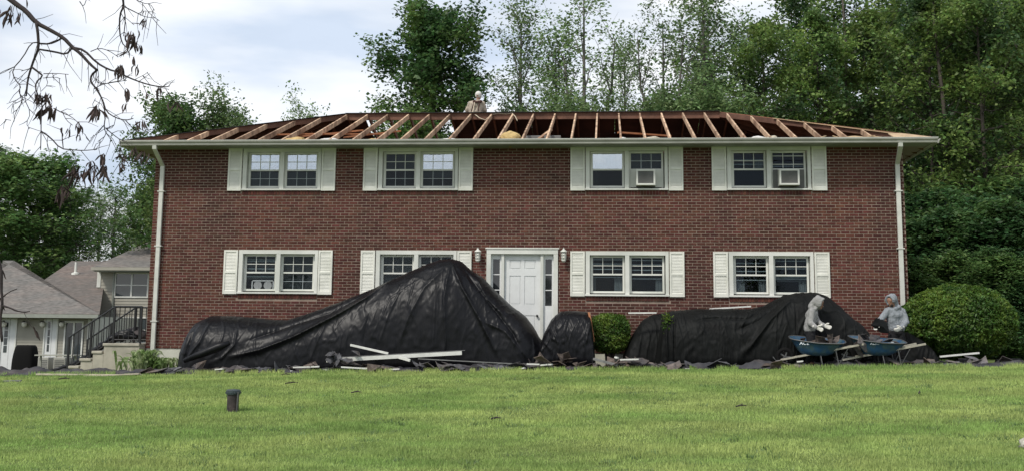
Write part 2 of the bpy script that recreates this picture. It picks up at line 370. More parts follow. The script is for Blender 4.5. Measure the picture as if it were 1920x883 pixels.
# side-wall bricks
for sx in (-1, 1):
    for k in range(71):
        z0 = Z_BB+k*CH; y = 0.02+(k % 2)*BL/2-BL
        while y < HY:
            a, b = max(y, .02), min(y+BL-JT, HY)
            if b-a > .03: m.box((min(sx*HX, sx*(HX+.008)), a, z0), (max(sx*HX, sx*(HX+.008)), b, z0+CH-JT))
            y += BL
tag(m.build('brick', 'brick', house, attr=True), kind='stuff')
# rowlock brick sills
for X0 in WX:
    for zt, zb in ROWS:
        m = MB(); n = 27; x0, x1 = X0+SHW+.01, X0+WW-SHW-.01; w = (x1-x0)/n
        for i in range(n): m.box((x0+i*w+.006, -.022+random.uniform(0, .006), zb-.118), (x0+(i+1)*w-.006, .003, zb-.006))
        m.build('brick_sill', 'brick', house, attr=True)
m = MB(); x0, x1 = DOOR[0], DOOR[1]; n = 25; w = (x1-x0)/n
# windows
def blinds(mb, a, b, zt, z0, n, y):
    for i in range(n):
        z = zt-(zt-z0)*(i+.5)/n; mb.box((a, y, z-.006), (b, y+.02, z+.006))
def make_window(X0, zt, zb, spec):
    x0, x1 = X0+SHW+.004, X0+WW-SHW-.004; up = zt > 5
    top = .155 if up else .11; gt = zt-.155; gb = zb+.125; mid = (gt+gb)/2
    gl = [(x0+.180, x0+.915), (x0+1.135, x0+1.895)]
    m = MB(); D = .03
    m.box((x0, -.03, zb+.045), (x0+.105, .14, zt-.004)); m.box((x1-.08, -.03, zb+.045), (x1, .14, zt-.004))
    m.box((x0+.105, -.03, gt+.055), (x1-.08, .14, zt-.004)); m.box((gl[0][1]+.06, -.028, zb+.045), (gl[1][0]-.055, .14, gt+.055))
    m.box((x0-.01, -.06, zb), (x1+.01, .14, zb+.045))
    w = m.build('window', 'white_trim', house, bevel=.004)
    for si, (a, b) in enumerate(gl):
        sp = spec[si]
        # outer vinyl jambs
        m = MB(); y0, y1 = .085, .125
        ra = .03
        m.box((a-.065, y0, gb-.05), (a, y1, gt+.05)); m.box((b, y0, gb-.05), (b+.05, y1, gt+.05)); m.box((a, y0, gt), (b, y1, gt+.05))
        zm = mid
        if sp.get('ac'): zm = gb+.42; m.box((a, y0, zm-.03), (b, y1, zm+.01))
        else: m.box((a, y0-.01, mid-.02), (b, y1, mid+.02)); m.box((a, y0, gb-.05), (b, y1, gb))
        m.build('sash', 'white_trim', w, bevel=.002)
        upb, lob = (zm+.02, gt), (gb, mid-.02)
        nx, nz = 3, 2
        def panes(z0, z1, grid, y, gm='window_glass'):
            k = (3, 2) if grid else (1, 1); g = .008
            for i in range(k[0]):
                for j in range(k[1]):
                    mm = MB(); mm.box((a+(b-a)*i/k[0]+g*(i > 0), y, z0+(z1-z0)*j/k[1]+g*(j > 0)), (a+(b-a)*(i+1)/k[0]-g*(i < k[0]-1), y+.006, z0+(z1-z0)*(j+1)/k[1]-g*(j < k[1]-1)))
                    mm.build('pane', gm, w)
        panes(upb[0], upb[1], sp.get('ug', 1), .102, 'window_glass_sky_boost' if sp.get('refl') else 'window_glass')
        if not sp.get('ac') and not sp.get('open'): panes(lob[0], lob[1], sp.get('lg', 0), .112)
        if sp.get('open'): panes(lob[0]+.12, lob[1], 0, .112)
        def munt(z0, z1, y, t, mt, rows=(.5,)):
            m = MB()
            for i in (1, 2): m.box((a+(b-a)*i/3-t, y, z0), (a+(b-a)*i/3+t, y+.012, z1))
            for q in rows: z = z0+(z1-z0)*q; m.box((a, y+.001, z-t), (b, y+.011, z+t))
            m.build('muntin', mt, w)
        if sp.get('ug', 1): munt(upb[0], upb[1], .088, .008, 'white_trim' if not sp.get('faint') else 'blind', sp.get('rows', (.5,)))
        if sp.get('lg', 0): munt(lob[0], lob[1], .120, .006, 'blind')
        if sp.get('blind'):
            m = MB()
            for q in sp['blind']: z = gb+(gt-gb)*q; m.box((a, .132, z-.010), (b, .142, z+.010))
            m.build('blind', 'blind', w)
        if sp.get('shade'):
            q0, q1 = sp['shade']; m = MB(); n = 18
            for i in range(n): z = gb+(gt-gb)*(q0+(q1-q0)*i/n); m.box((a, .150, z), (b, .158, z+(gt-gb)*(q1-q0)/n*.8))
            m.build('blind', 'blind_dark', w)
        for (u0, u1, z0, z1, mt) in sp.get('cur', ()):
            m = MB(); n = 14; p = []; xa, xb = a+(b-a)*u0, a+(b-a)*u1; q0, q1 = gb+(gt-gb)*z0, gb+(gt-gb)*z1
            for i in range(n+1):
                x = xa+(xb-xa)*i/n; y = .20+.02*math.sin(i*1.9+X0); sag = .05*math.sin(i*math.pi/n*3)**2 if mt == 'curtain' else 0
                p += [(x, y, q0+sag), (x, y, q1)]
            m.poly(p, [(2*i, 2*i+2, 2*i+3, 2*i+1) for i in range(n)]); m.build('curtain', mt, w, smooth=True)
    return w
mat('window_glass', (.02, .025, .028), .03, spec=.5); mat('window_glass_sky_boost', (.02, .025, .028), .03, spec=.5)
mat('blind_dark', (.055, .060, .063), .7)
b = MATS['window_glass'].node_tree
# clear glass: mostly see-through, mirror on top; boosted copy imitates sky glare
for nm, f0 in (('window_glass', .014), ('window_glass_sky_boost', .42)):
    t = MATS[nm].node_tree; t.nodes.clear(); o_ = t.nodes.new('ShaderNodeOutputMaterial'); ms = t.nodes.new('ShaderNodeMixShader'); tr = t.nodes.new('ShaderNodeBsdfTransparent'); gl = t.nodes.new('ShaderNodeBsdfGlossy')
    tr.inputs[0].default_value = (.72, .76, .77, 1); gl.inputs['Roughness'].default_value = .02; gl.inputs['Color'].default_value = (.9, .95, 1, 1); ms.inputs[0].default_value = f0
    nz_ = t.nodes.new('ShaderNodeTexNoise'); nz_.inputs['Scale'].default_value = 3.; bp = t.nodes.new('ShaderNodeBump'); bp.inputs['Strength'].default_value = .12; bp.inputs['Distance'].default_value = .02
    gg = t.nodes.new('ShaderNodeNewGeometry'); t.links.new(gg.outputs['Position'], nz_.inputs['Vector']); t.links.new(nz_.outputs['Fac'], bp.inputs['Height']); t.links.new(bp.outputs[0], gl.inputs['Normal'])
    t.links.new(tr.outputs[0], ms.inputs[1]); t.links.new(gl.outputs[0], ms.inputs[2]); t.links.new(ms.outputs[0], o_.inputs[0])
C_, Gc = 'curtain', 'grey_curtain'
SPEC = {
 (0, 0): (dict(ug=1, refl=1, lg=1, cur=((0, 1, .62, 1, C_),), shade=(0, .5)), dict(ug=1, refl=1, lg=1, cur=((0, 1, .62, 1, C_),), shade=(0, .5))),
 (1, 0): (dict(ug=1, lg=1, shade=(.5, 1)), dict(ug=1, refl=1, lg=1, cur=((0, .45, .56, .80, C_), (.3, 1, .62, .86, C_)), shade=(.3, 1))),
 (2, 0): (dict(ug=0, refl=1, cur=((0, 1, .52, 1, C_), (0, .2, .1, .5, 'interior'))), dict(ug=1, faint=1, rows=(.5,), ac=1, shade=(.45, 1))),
 (3, 0): (dict(ug=1, blind=(.52, .66, .8), cur=((.7, 1, .55, .8, Gc),)), dict(ug=1, ac=1, rows=(.8, .25), blind=(.6,))),
 (0, 1): (dict(ug=1, blind=(.9, .85, .62, .38), shade=(.3, 1)), dict(ug=1, lg=1, shade=(0, 1))),
 (1, 1): (dict(ug=1, shade=(.2, 1)), dict(ug=1, shade=(.2, 1))),
 (2, 1): (dict(ug=1, blind=(.95, .82, .66, .42), cur=((.72, 1, 0, .40, Gc), (0, .1, 0, .4, Gc))), dict(ug=1, blind=(.93, .80, .64, .38), cur=((.78, 1, 0, .36, Gc),))),
 (3, 1): (dict(ug=1, blind=(.86, .62, .36), cur=((.02, .3, 0, .34, Gc), (.75, 1, 0, .34, Gc))), dict(ug=1, blind=(.93, .70, .45, .40), cur=((.75, 1, 0, .4, Gc),), shade=(.32, .48))),
}
for i, X0 in enumerate(WX):
    for r, (zt, zb) in enumerate(ROWS):
        make_window(X0, zt, zb, SPEC[(i, r)])
        for sx in (X0, X0+WW-SHW):
            m = MB(); x0, x1 = sx, sx+SHW; z0, z1 = zb-.012, zt-.008; st = .045
            dx = .02 if sx == X0 else -.0
            x1 -= .014 if sx == X0 else 0; x0 += 0 if sx == X0 else .014
            m.box((x0, -.058, z0), (x0+st, -.012, z1)); m.box((x1-st, -.058, z0), (x1, -.012, z1))
            zc = z0+(z1-z0)*.50
            m.box((x0+st, -.057, z0), (x1-st, -.012, z0+.09)); m.box((x0+st, -.057, z1-.05), (x1-st, -.012, z1)); m.box((x0+st, -.057, zc-.03), (x1-st, -.012, zc+.03))
            sh = m.build('shutter', 'shutter_paint', house, bevel=.004)
            lm = MB()
            for a_, b_ in ((z0+.09, zc-.03), (zc+.03, z1-.05)):
                n = int((b_-a_)/.035)
                for q in range(n):
                    za = a_+(b_-a_)*q/n; zz = a_+(b_-a_)*(q+1)/n; lm.poly([(x0+st, -.046, za), (x1-st, -.046, za), (x1-st, -.034, zz), (x0+st, -.034, zz), (x0+st, -.046, zz-.002), (x1-st, -.046, zz-.002)], [(0, 1, 2, 3)])
            tag(lm.build('louver', 'shutter_paint', sh), kind='stuff')
# front door
m = MB(); x0, x1, z0, z1 = DOOR
m.box((x0, -.04, z0), (x0+.11, .16, z1-.12)); m.box((x1-.11, -.04, z0), (x1, .16, z1-.12)); m.box((x0, -.042, z1-.12), (x1, .16, z1)); m.box((x0-.03, -.06, z1), (x1+.03, .0, z1+.035))
dl, dr = -.355, .545
m.box((dl-.075, .0, z0), (dl-.004, .16, z1-.12)); m.box((dr+.004, .0, z0), (dr+.075, .16, z1-.12))
fr = m.build('door_frame', 'white_trim', house, bevel=.005)
def six_panel(parent):
    m = MB(); y0, y1 = .075, .12; zt = z1-.125; zb_ = z0+.01
    w = dr-dl; cols = ((dl+.13*w/.9, dl+.41*w/.9), (dl+.50*w/.9, dl+.78*w/.9)); H = zt-zb_
    rows = ((zb_+.12*H, zb_+.40*H), (zb_+.505*H, zb_+.79*H), (zb_+.855*H, zb_+.945*H))
    xs = [dl, cols[0][0], cols[0][1], cols[1][0], cols[1][1], dr]; zs = [zb_, rows[0][0], rows[0][1], rows[1][0], rows[1][1], rows[2][0], rows[2][1], zt]
    for i in range(5):
        for j in range(7):
            pan = i % 2 == 1 and j % 2 == 1
            if pan:
                m.box((xs[i], y0+.016, zs[j]), (xs[i+1], y1, zs[j+1])); g = .025; m.box((xs[i]+g, y0+.005, zs[j]+g), (xs[i+1]-g, y0+.017, zs[j+1]-g))
            else: m.box((xs[i], y0, zs[j]), (xs[i+1], y1, zs[j+1]))
    d = m.build('door', 'door_paint', parent)
    k = MB().lathe((dr-.075, y0-.05, z0+1.0), [(.012, .05), (.014, .03), (.03, .02), (.032, .0), (.02, -.012)], 10, 'y'); k.build('knob', 'black_metal', d, smooth=True)
    return d
six_panel(house)
for a, b_ in ((x0+.11, dl-.075), (dr+.075, x1-.11)):
    m = MB(); y0 = .07; w = b_-a; gz0, gz1 = z1-.22-1.17, z1-.24; ga, gb_ = a+.045, b_-.045
    m.box((a, y0, z0), (ga, .12, z1-.12)); m.box((gb_, y0, z0), (b_, .12, z1-.12)); m.box((ga, y0, gz1), (gb_, .12, z1-.12)); m.box((ga, y0, z0), (gb_, .12, gz0))
    for q in (1, 2): z = gz0+(gz1-gz0)*q/3; m.box((ga, y0+.01, z-.012), (gb_, .11, z+.012))
    m.box((ga+.01, y0-.006, z0+.12), (gb_-.01, y0+.001, gz0-.12))
    sl = m.build('sidelight', 'door_paint', house)
    for q in range(3):
        p = MB(); p.box((ga, .10, gz0+(gz1-gz0)*q/3+.012*(q > 0)), (gb_, .108, gz0+(gz1-gz0)*(q+1)/3-.012*(q < 2))); p.build('pane', 'glass_dark', sl)
m = MB(); m.box((x1-.075, -.075, 1.03), (x1-.03, -.042, 1.30)); m.build('mailbox', 'black_metal', house, bevel=.005)
m = MB(); m.box((x0+.03, -.055, 1.93), (x0+.06, -.041, 2.04)); m.build('doorbell', 'black_metal', house)
m = MB(); m.box((-1.1, -1.15, -.1), (1.3, -.01, .30)); m.build('front_stoop', 'concrete', house, bevel=.01)
# wall lanterns beside the door
for px in (896, 1057):
    c = W(px, 480, -.12)
    m = MB(); m.box((c[0]-.05, -.03, c[2]-.10), (c[0]+.05, -.0125, c[2]+.06)); m.tube([(c[0], -.03, c[2]+.0), (c[0], -.13, c[2]+.03), (c[0], -.14, c[2]+.10)], .012, 6)
    b0 = m.build('wall_lantern', 'white_trim', house)
    cc = (c[0], -.14, c[2])
    m = MB(); m.lathe(cc, [(.004, .215), (.012, .19), (.03, .165), (.085, .115), (.09, .105), (.065, .10), (.062, .095)], 12); m.lathe(cc, [(.05, -.10), (.055, -.115), (.02, -.14), (.006, -.155)], 12)
    for k in range(6):
        t = k*math.pi/3; m.tube([(cc[0]+.066*math.cos(t), cc[1]+.066*math.sin(t), cc[2]+.10), (cc[0]+.052*math.cos(t), cc[1]+.052*math.sin(t), cc[2]-.10)], .006, 4)
    for z, r_ in ((.03, .064), (-.04, .058)):
        m.lathe((cc[0], cc[1], cc[2]+z), [(r_, -.006), (r_+.004, 0), (r_, .006)], 12)
    m.build('lantern_cage', 'white_trim', b0)
    MB().lathe(cc, [(.03, .095), (.05, .06), (.045, -.06), (.025, -.098)], 12).build('lantern_glass', 'lamp_glass', b0, smooth=True)
# soffit, fascia, gutters
m = MB(); m.box((-EX, -.62, Z_TOP-.012), (EX, -.0, Z_TOP+.010)); m.build('soffit', 'soffit_paint', house)
for a_, b_ in ((-EX, -HX+.001), (HX-.001, EX)): MB().box((a_, .0, Z_TOP-.012), (b_, HY+.6, Z_TOP+.010)).build('soffit', 'brown_soffit', house)
m = MB(); m.box((-EX, -.645, Z_TOP-.03), (EX, -.62, GZ-.01)); m.box((-EX-.02, -.645, Z_TOP-.03), (-EX, HY+.6, GZ-.01)); m.box((EX, -.645, Z_TOP-.03), (EX+.02, HY+.6, GZ-.01)); m.build('fascia', 'white_trim', house)
def gutter(p0, p1, out, name='gutter'):
    prof = [(0, .115), (0, .0), (.075, .0), (.085, .02), (.085, .045), (.118, .085), (.122, .115), (.108, .118), (.106, .11), (.078, .045), (.07, .012), (.01, .012), (.01, .115)]
    p0 = Vector(p0); p1 = Vector(p1); out = Vector(out); n = len(prof); m = MB()
    pts = [p+out*a+Vector((0, 0, b)) for p in (p0, p1) for a, b in prof]
    m.poly(pts, [(i, (i+1) % n, (i+1) % n+n, i+n) for i in range(n)]+[tuple(range(n))[::-1], tuple(range(n, 2*n))])
    return m.build(name, 'gutter_metal', house)
gz = GZ-.125
gutter((-EX-.05, -.646, gz), (EX+.05, -.646, gz), (0, -1, 0)); gutter((EX+.022, -.64, gz), (EX+.022, HY+.6, gz), (1, 0, 0)); gutter((-EX-.022, HY+.6, gz), (-EX-.022, -.64, gz), (-1, 0, 0))
m = MB(); m.box((-EX-.06, -.772, gz+.113), (EX+.06, -.752, gz+.128)); m.build('gutter_edge', 'gutter_lip', house)
for sx, side in ((-9.235, -1), (9.30, 1)):
    m = MB(); w, d = .054, .045; y = -.045
    ox = sx-.10*-side*0
    tx = sx+.01 if side < 0 else sx-.06
    ring = lambda c, yy, z: [(c-w, yy-d, z), (c+w, yy-d, z), (c+w, yy+d*.6, z), (c-w, yy+d*.6, z)]
    secs = [(tx, -.70, GZ-.11), (tx, -.68, GZ-.22), (tx*.55+sx*.45, -.40, GZ-.38), (sx, -.07, GZ-.56), (sx, -.07, GZ-.68), (sx, -.07, .36 if side < 0 else .4)]
    pts = [q for s_ in secs for q in ring(*s_)]; f = []
    for i in range(len(secs)-1):
        for k in range(4): f.append((i*4+k, i*4+(k+1) % 4, i*4+4+(k+1) % 4, i*4+4+k))
    f.append((0, 1, 2, 3)); n_ = len(pts); f.append((n_-1, n_-2, n_-3, n_-4)); m.poly(pts, f); dn = m.build('downspout', 'gutter_lip' if side < 0 else 'gutter_lip', house, bevel=.008)
    m = MB()
    for z in (1.1, 3.0, 4.4): m.box((sx-.09, -.128, z), (sx+.09, -.012, z+.03))
    m.build('bracket', 'gutter_lip', dn)
# roof timbers
def front_z(y): return GZ+(y+.65)*RISE/RUN
RZ = GZ+RISE
R0, RS = 1.933, .61; LX, RX = -EX+RUN-.65+.65, EX-RUN
LX = -EX+RUN; RXX = EX-RUN
for i in range(-18, 15):
    x = R0+i*RS+.0
    if x < -EX+.25 or x > EX-.55: continue
    y1 = RY-.03 if LX <= x <= RXX else -.65+(x+EX if x < 0 else EX-x)
    if y1 < -.25: continue
    a = Vector((x+random.uniform(-.008, .008), -.64, front_z(-.64)-.06)); b_ = Vector((x+random.uniform(-.008, .008), y1, front_z(y1)-.06))
    # lower end trimmed to a tail
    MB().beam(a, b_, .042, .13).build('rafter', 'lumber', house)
    # back rafter
    yb = 2*RY-y1
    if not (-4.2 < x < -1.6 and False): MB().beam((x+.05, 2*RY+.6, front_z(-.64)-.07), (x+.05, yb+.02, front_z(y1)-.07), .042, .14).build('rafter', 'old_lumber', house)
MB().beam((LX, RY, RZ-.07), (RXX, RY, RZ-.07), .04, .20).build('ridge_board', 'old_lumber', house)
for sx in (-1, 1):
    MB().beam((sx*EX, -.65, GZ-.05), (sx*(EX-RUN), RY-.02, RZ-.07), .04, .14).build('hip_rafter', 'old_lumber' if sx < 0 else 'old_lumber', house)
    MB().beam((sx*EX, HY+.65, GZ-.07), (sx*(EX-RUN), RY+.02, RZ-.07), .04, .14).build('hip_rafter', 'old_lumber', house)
    for k in range(1, 7):     # jack rafters of the end slope
        for yy in (RY-k*.61, RY+k*.61, RY) if k == 1 else (RY-k*.61, RY+k*.61):
            run = RUN-abs(yy-RY)
            MB().beam((sx*EX, yy, GZ-.08), (sx*(EX-run+.03), yy, GZ+run*RISE/RUN-.08), .04, .13).build('rafter', 'old_lumber', house)
# sheathing sheets still nailed on: back slope (with a gap) and both end slopes
mat('shaded_plywood', (.060, .026, .019), .85, var=.4, vscale=2.2, col2=(.025, .014, .012), c2scale=1.1, bump=.15)  # same sheathing, with the attic shade put into the colour
def panel(pts, t=.018, mt='shaded_plywood', nm='sheathing_panel'):
    a, b_, c = (Vector(p) for p in pts[:3]); nrm = (b_-a).cross(c-a).normalized()
    if nrm.z < 0: nrm = -nrm
    n = len(pts); P_ = [Vector(p) for p in pts]+[Vector(p)+nrm*t for p in pts]
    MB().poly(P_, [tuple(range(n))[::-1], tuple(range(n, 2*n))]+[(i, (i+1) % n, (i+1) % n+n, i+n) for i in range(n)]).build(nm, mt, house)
def bz(y): return GZ+(2*RY+.65-y)*RISE/RUN+.004
bands = [(RY, RY+1.21), (RY+1.22, RY+2.43), (RY+2.44, RY+3.64), (RY+3.65, RY+4.63)]
for bi, (ya, yb) in enumerate(bands):
    ha, hb = RUN-(ya-RY), RUN-(yb-RY)
    xl_a, xl_b = -EX+(RUN-ha)*0+ (EX and 0), 0
    la, lb = -(EX-ha)+0, -(EX-hb)   # half widths at ya and yb: EX-run
    A0, B0 = -(EX-RUN)-(ya-RY), -(EX-RUN)-(yb-RY); A1, B1 = -A0, -B0
    x = -EX
    x = math.floor(A0/2.44)*2.44
    x = B0
    cuts = [B0]; q = -9.76
    while q < 9.8:
        if B0+.4 < q < B1-.4: cuts.append(q+(1.22 if bi % 2 else 0)*(1 if q+1.22 < B1-.4 else 0))
        q += 2.44
    cuts.append(B1); cuts = sorted(set(cuts))
    for k in range(len(cuts)-1):
        xa, xb = cuts[k]+.004, cuts[k+1]-.004
        cx = (xa+xb)/2
        if bi <= 1 and -4.9 < xa and xb < -2.3: continue
        if bi <= 1 and xa < -2.3 < xb: xa = -2.28
        if bi <= 1 and xa < -4.8 < xb and xa > -9: xb = -4.85
        if xb-xa < .15: continue
        ta, tb = max(xa, A0), min(xb, A1)
        if tb-ta < .1: pts = [(xa, yb, bz(yb)), (xb, yb, bz(yb)), (min(max(xb, A0), A1), ya if xb > A0 else yb, bz(ya))]; continue
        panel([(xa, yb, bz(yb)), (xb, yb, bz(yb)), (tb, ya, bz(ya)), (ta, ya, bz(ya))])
for sx in (-1, 1):
    for k in range(4):
        r0, r1 = k*1.16, (k+1)*1.16-.01
        za, zb_ = GZ+r0*RISE/RUN+.004, GZ+r1*RISE/RUN+.004
        y00, y01, y10, y11 = -.65+r0, HY+.65-r0, -.65+r1, HY+.65-r1
        panel([(sx*(EX-r0), y00, za), (sx*(EX-r0), RY-.01, za), (sx*(EX-r1), RY-.01, zb_), (sx*(EX-r1), y10, zb_)], mt='sunlit_plywood' if sx > 0 else 'shaded_plywood')
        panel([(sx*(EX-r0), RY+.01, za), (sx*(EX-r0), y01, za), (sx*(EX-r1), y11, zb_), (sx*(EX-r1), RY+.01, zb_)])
# the bit of front slope still sheathed at the right corner
panel([(EX-.95, -.64, GZ+.003), (EX-.02, -.64, GZ+.003), (EX-.62, -.06, front_z(-.06)+.003), (EX-.95, -.06, front_z(-.06)+.003)], .02, 'tan_plywood')
MB().beam((EX-.1, -.56, GZ+.012), (EX-3.3, 2.64, front_z(2.64)+.012), .16, .02).build('edge_strip', 'tan_plywood', house)
for k in range(5): p = EX-.7-k*.5; MB().beam((p, p*0-.64+.02, GZ+.012), (p+random.uniform(-.35, .35), -.50, front_z(-.5)+.03), .07, .02).build('torn_strip', 'tan_plywood', house)
# black edge on top of the remaining roof
m = MB()
m.beam((LX, RY+.03, RZ+.03), (RXX, RY+.03, RZ+.03), .25, .012); m.beam((-EX, -.62, GZ+.03), (LX, RY, RZ+.03), .2, .012)
m.build('roofing_felt', 'felt', house)
# insulation batts, loose lumber, attic clutter
def lump(name, c, s, mt, seed, parent=house, label=None):
    n, k = 14, 8; V = []; F = []
    rr = random.Random(seed)
    ph = [rr.random()*6 for _ in range(4)]
    for j in range(k+1):
        t = math.pi*j/k
        for i in range(n):
            a = 2*math.pi*i/n; w = 1+.18*math.sin(3*a+ph[0]+j)+.14*math.sin(5*a+ph[1]-2*j)
            V.append((c[0]+s[0]*math.sin(t)*math.cos(a)*w, c[1]+s[1]*math.sin(t)*math.sin(a)*w, c[2]+s[2]*math.cos(t)*(1+.1*math.sin(a*2+ph[2]))))
    for j in range(k):
        for i in range(n): F.append((j*n+i, j*n+(i+1) % n, (j+1)*n+(i+1) % n, (j+1)*n+i))
    return link(name, mesh(name, V, F, mt, True), parent)
lump('insulation_batt', (-.22, -.1, GZ+.10), (.28, .25, .20), 'insulation', 1); 
for px, w_, h_, mt in ((555, .28, .12, 'insulation'), (618, .3, .09, 'cap_white'), (700, .2, .07, 'insulation'), (840, .24, .07, 'cap_white'), (1010, .3, .04, 'board_grey'), (1168, .13, .08, 'cap_white'), (1222, .28, .09, 'board_pale'), (1100, .25, .05, 'board_grey'), (1420, .25, .09, 'cap_white'), (1448, .16, .10, 'board_pale'), (1325, .3, .05, 'board_pale'), (1600, .35, .08, 'tan_plywood')):
    p = W(px, 258, -.2); lump('insulation_batt', (p[0], -.2, GZ+.04), (w_, .2, h_), mt, px)
rr = random.Random(5)
for px, a, l in ((560, 12, 1.6), (600, 20, 2.0), (640, 8, 1.8), (690, 24, 1.5), (1020, 70, .8), (1210, 3, 1.4)):
    p = W(px, 245, .8); t = math.radians(a); MB().beam((p[0]-l/2*math.cos(t), 1.0, p[2]-l/2*math.sin(t)*.5), (p[0]+l/2*math.cos(t), 1.8, p[2]+l/2*math.sin(t)*.5), .09, .04).build('loose_plank', 'orange_wood' if a < 30 else 'lumber', house)
m = MB(); m.box((-.0, 1.2, GZ-.1), (1.0, 2.0, GZ+.42)); m.build('attic_duct', 'board_grey', house, bevel=.02)
# window air conditioners
def aircon(X0, px0, px1, label, w_=.46):
    zt, zb = ROWS[0]; gb = zb+.125; c0 = W(px0, 330, -.25); c1 = W(px1, 330, -.25)
    x0, x1 = c0[0], c1[0]; z0, z1 = gb-.02, gb+.38
    t = thing('window_air_conditioner', ((x0+x1)/2, -.1, z0), label, 'air conditioner', 'air conditioners in the upper windows')
    m = MB(); f = .045
    m.box((x0, -.20, z0), (x0+f, .2, z1)); m.box((x1-f, -.20, z0), (x1, .2, z1)); m.box((x0+f, -.20, z1-f), (x1-f, .2, z1)); m.box((x0+f, -.20, z0), (x1-f, .2, z0+f)); m.build('case', 'white_trim', t, bevel=.006)
    m = MB()
    n = 13
    for i in range(n): z = z0+f+(z1-z0-2*f)*(i+.5)/n; m.box((x0+f, -.190, z-.007), (x1-f, -.175, z+.007))
    m.build('grille', 'board_grey', t)
    m = MB(); m.box((x0+f, -.165, z0+f), (x1-f, -.155, z1-f)); m.build('coil', 'blind_dark', t)
    return t, x0, x1, z0, z1
for X0, a, b_, lab in ((WX[2], 1193, 1229, 'window air conditioner in the upper window nearest the middle of the roof, grey side panels'), (WX[3], 1462, 1500, 'window air conditioner in the far right upper window')):
    t, x0, x1, z0, z1 = aircon(X0, a, b_, lab)
    ga, gb_ = X0+SHW+.004+1.135, X0+SHW+.004+1.895
    for s, e in ((ga, x0), (x1, gb_)):
        m = MB(); n = 6
        for i in range(n): m.box((s+(e-s)*i/n, .06, z0-.02), (s+(e-s)*(i+.75)/n, .075, z1+.02))
        m.box((s, .070, z0-.02), (e, .082, z1+.02))
        m.build('side_panel', 'white_trim' if X0 == WX[2] else 'board_grey', t)
# box fan in lower left window
p = W(493, 535, .1); t = thing('window_fan', (p[0], .1, p[2]-.1), 'twin window fan standing in the lower left window', 'fan')
x0, x1 = W(472, 535, .1)[0], W(513, 535, .1)[0]; z0, z1 = W(490, 544, .1)[2], W(490, 525, .1)[2]
m = MB(); m.box((x0, .09, z0), (x1, .12, z0+.02)); m.box((x0, .09, z1-.02), (x1, .12, z1)); m.box((x0, .09, z0), (x0+.02, .12, z1)); m.box((x1-.02, .09, z0), (x1, .12, z1)); m.build('case', 'blind', t)
for k in (0, 1):
    cx = x0+(x1-x0)*(.27+.46*k); m = MB(); m.lathe((cx, .10, (z0+z1)/2), [(.105, 0), (.11, .01), (.105, .02)], 16, 'y'); m.build('blade_guard', 'grey_curtain', t)
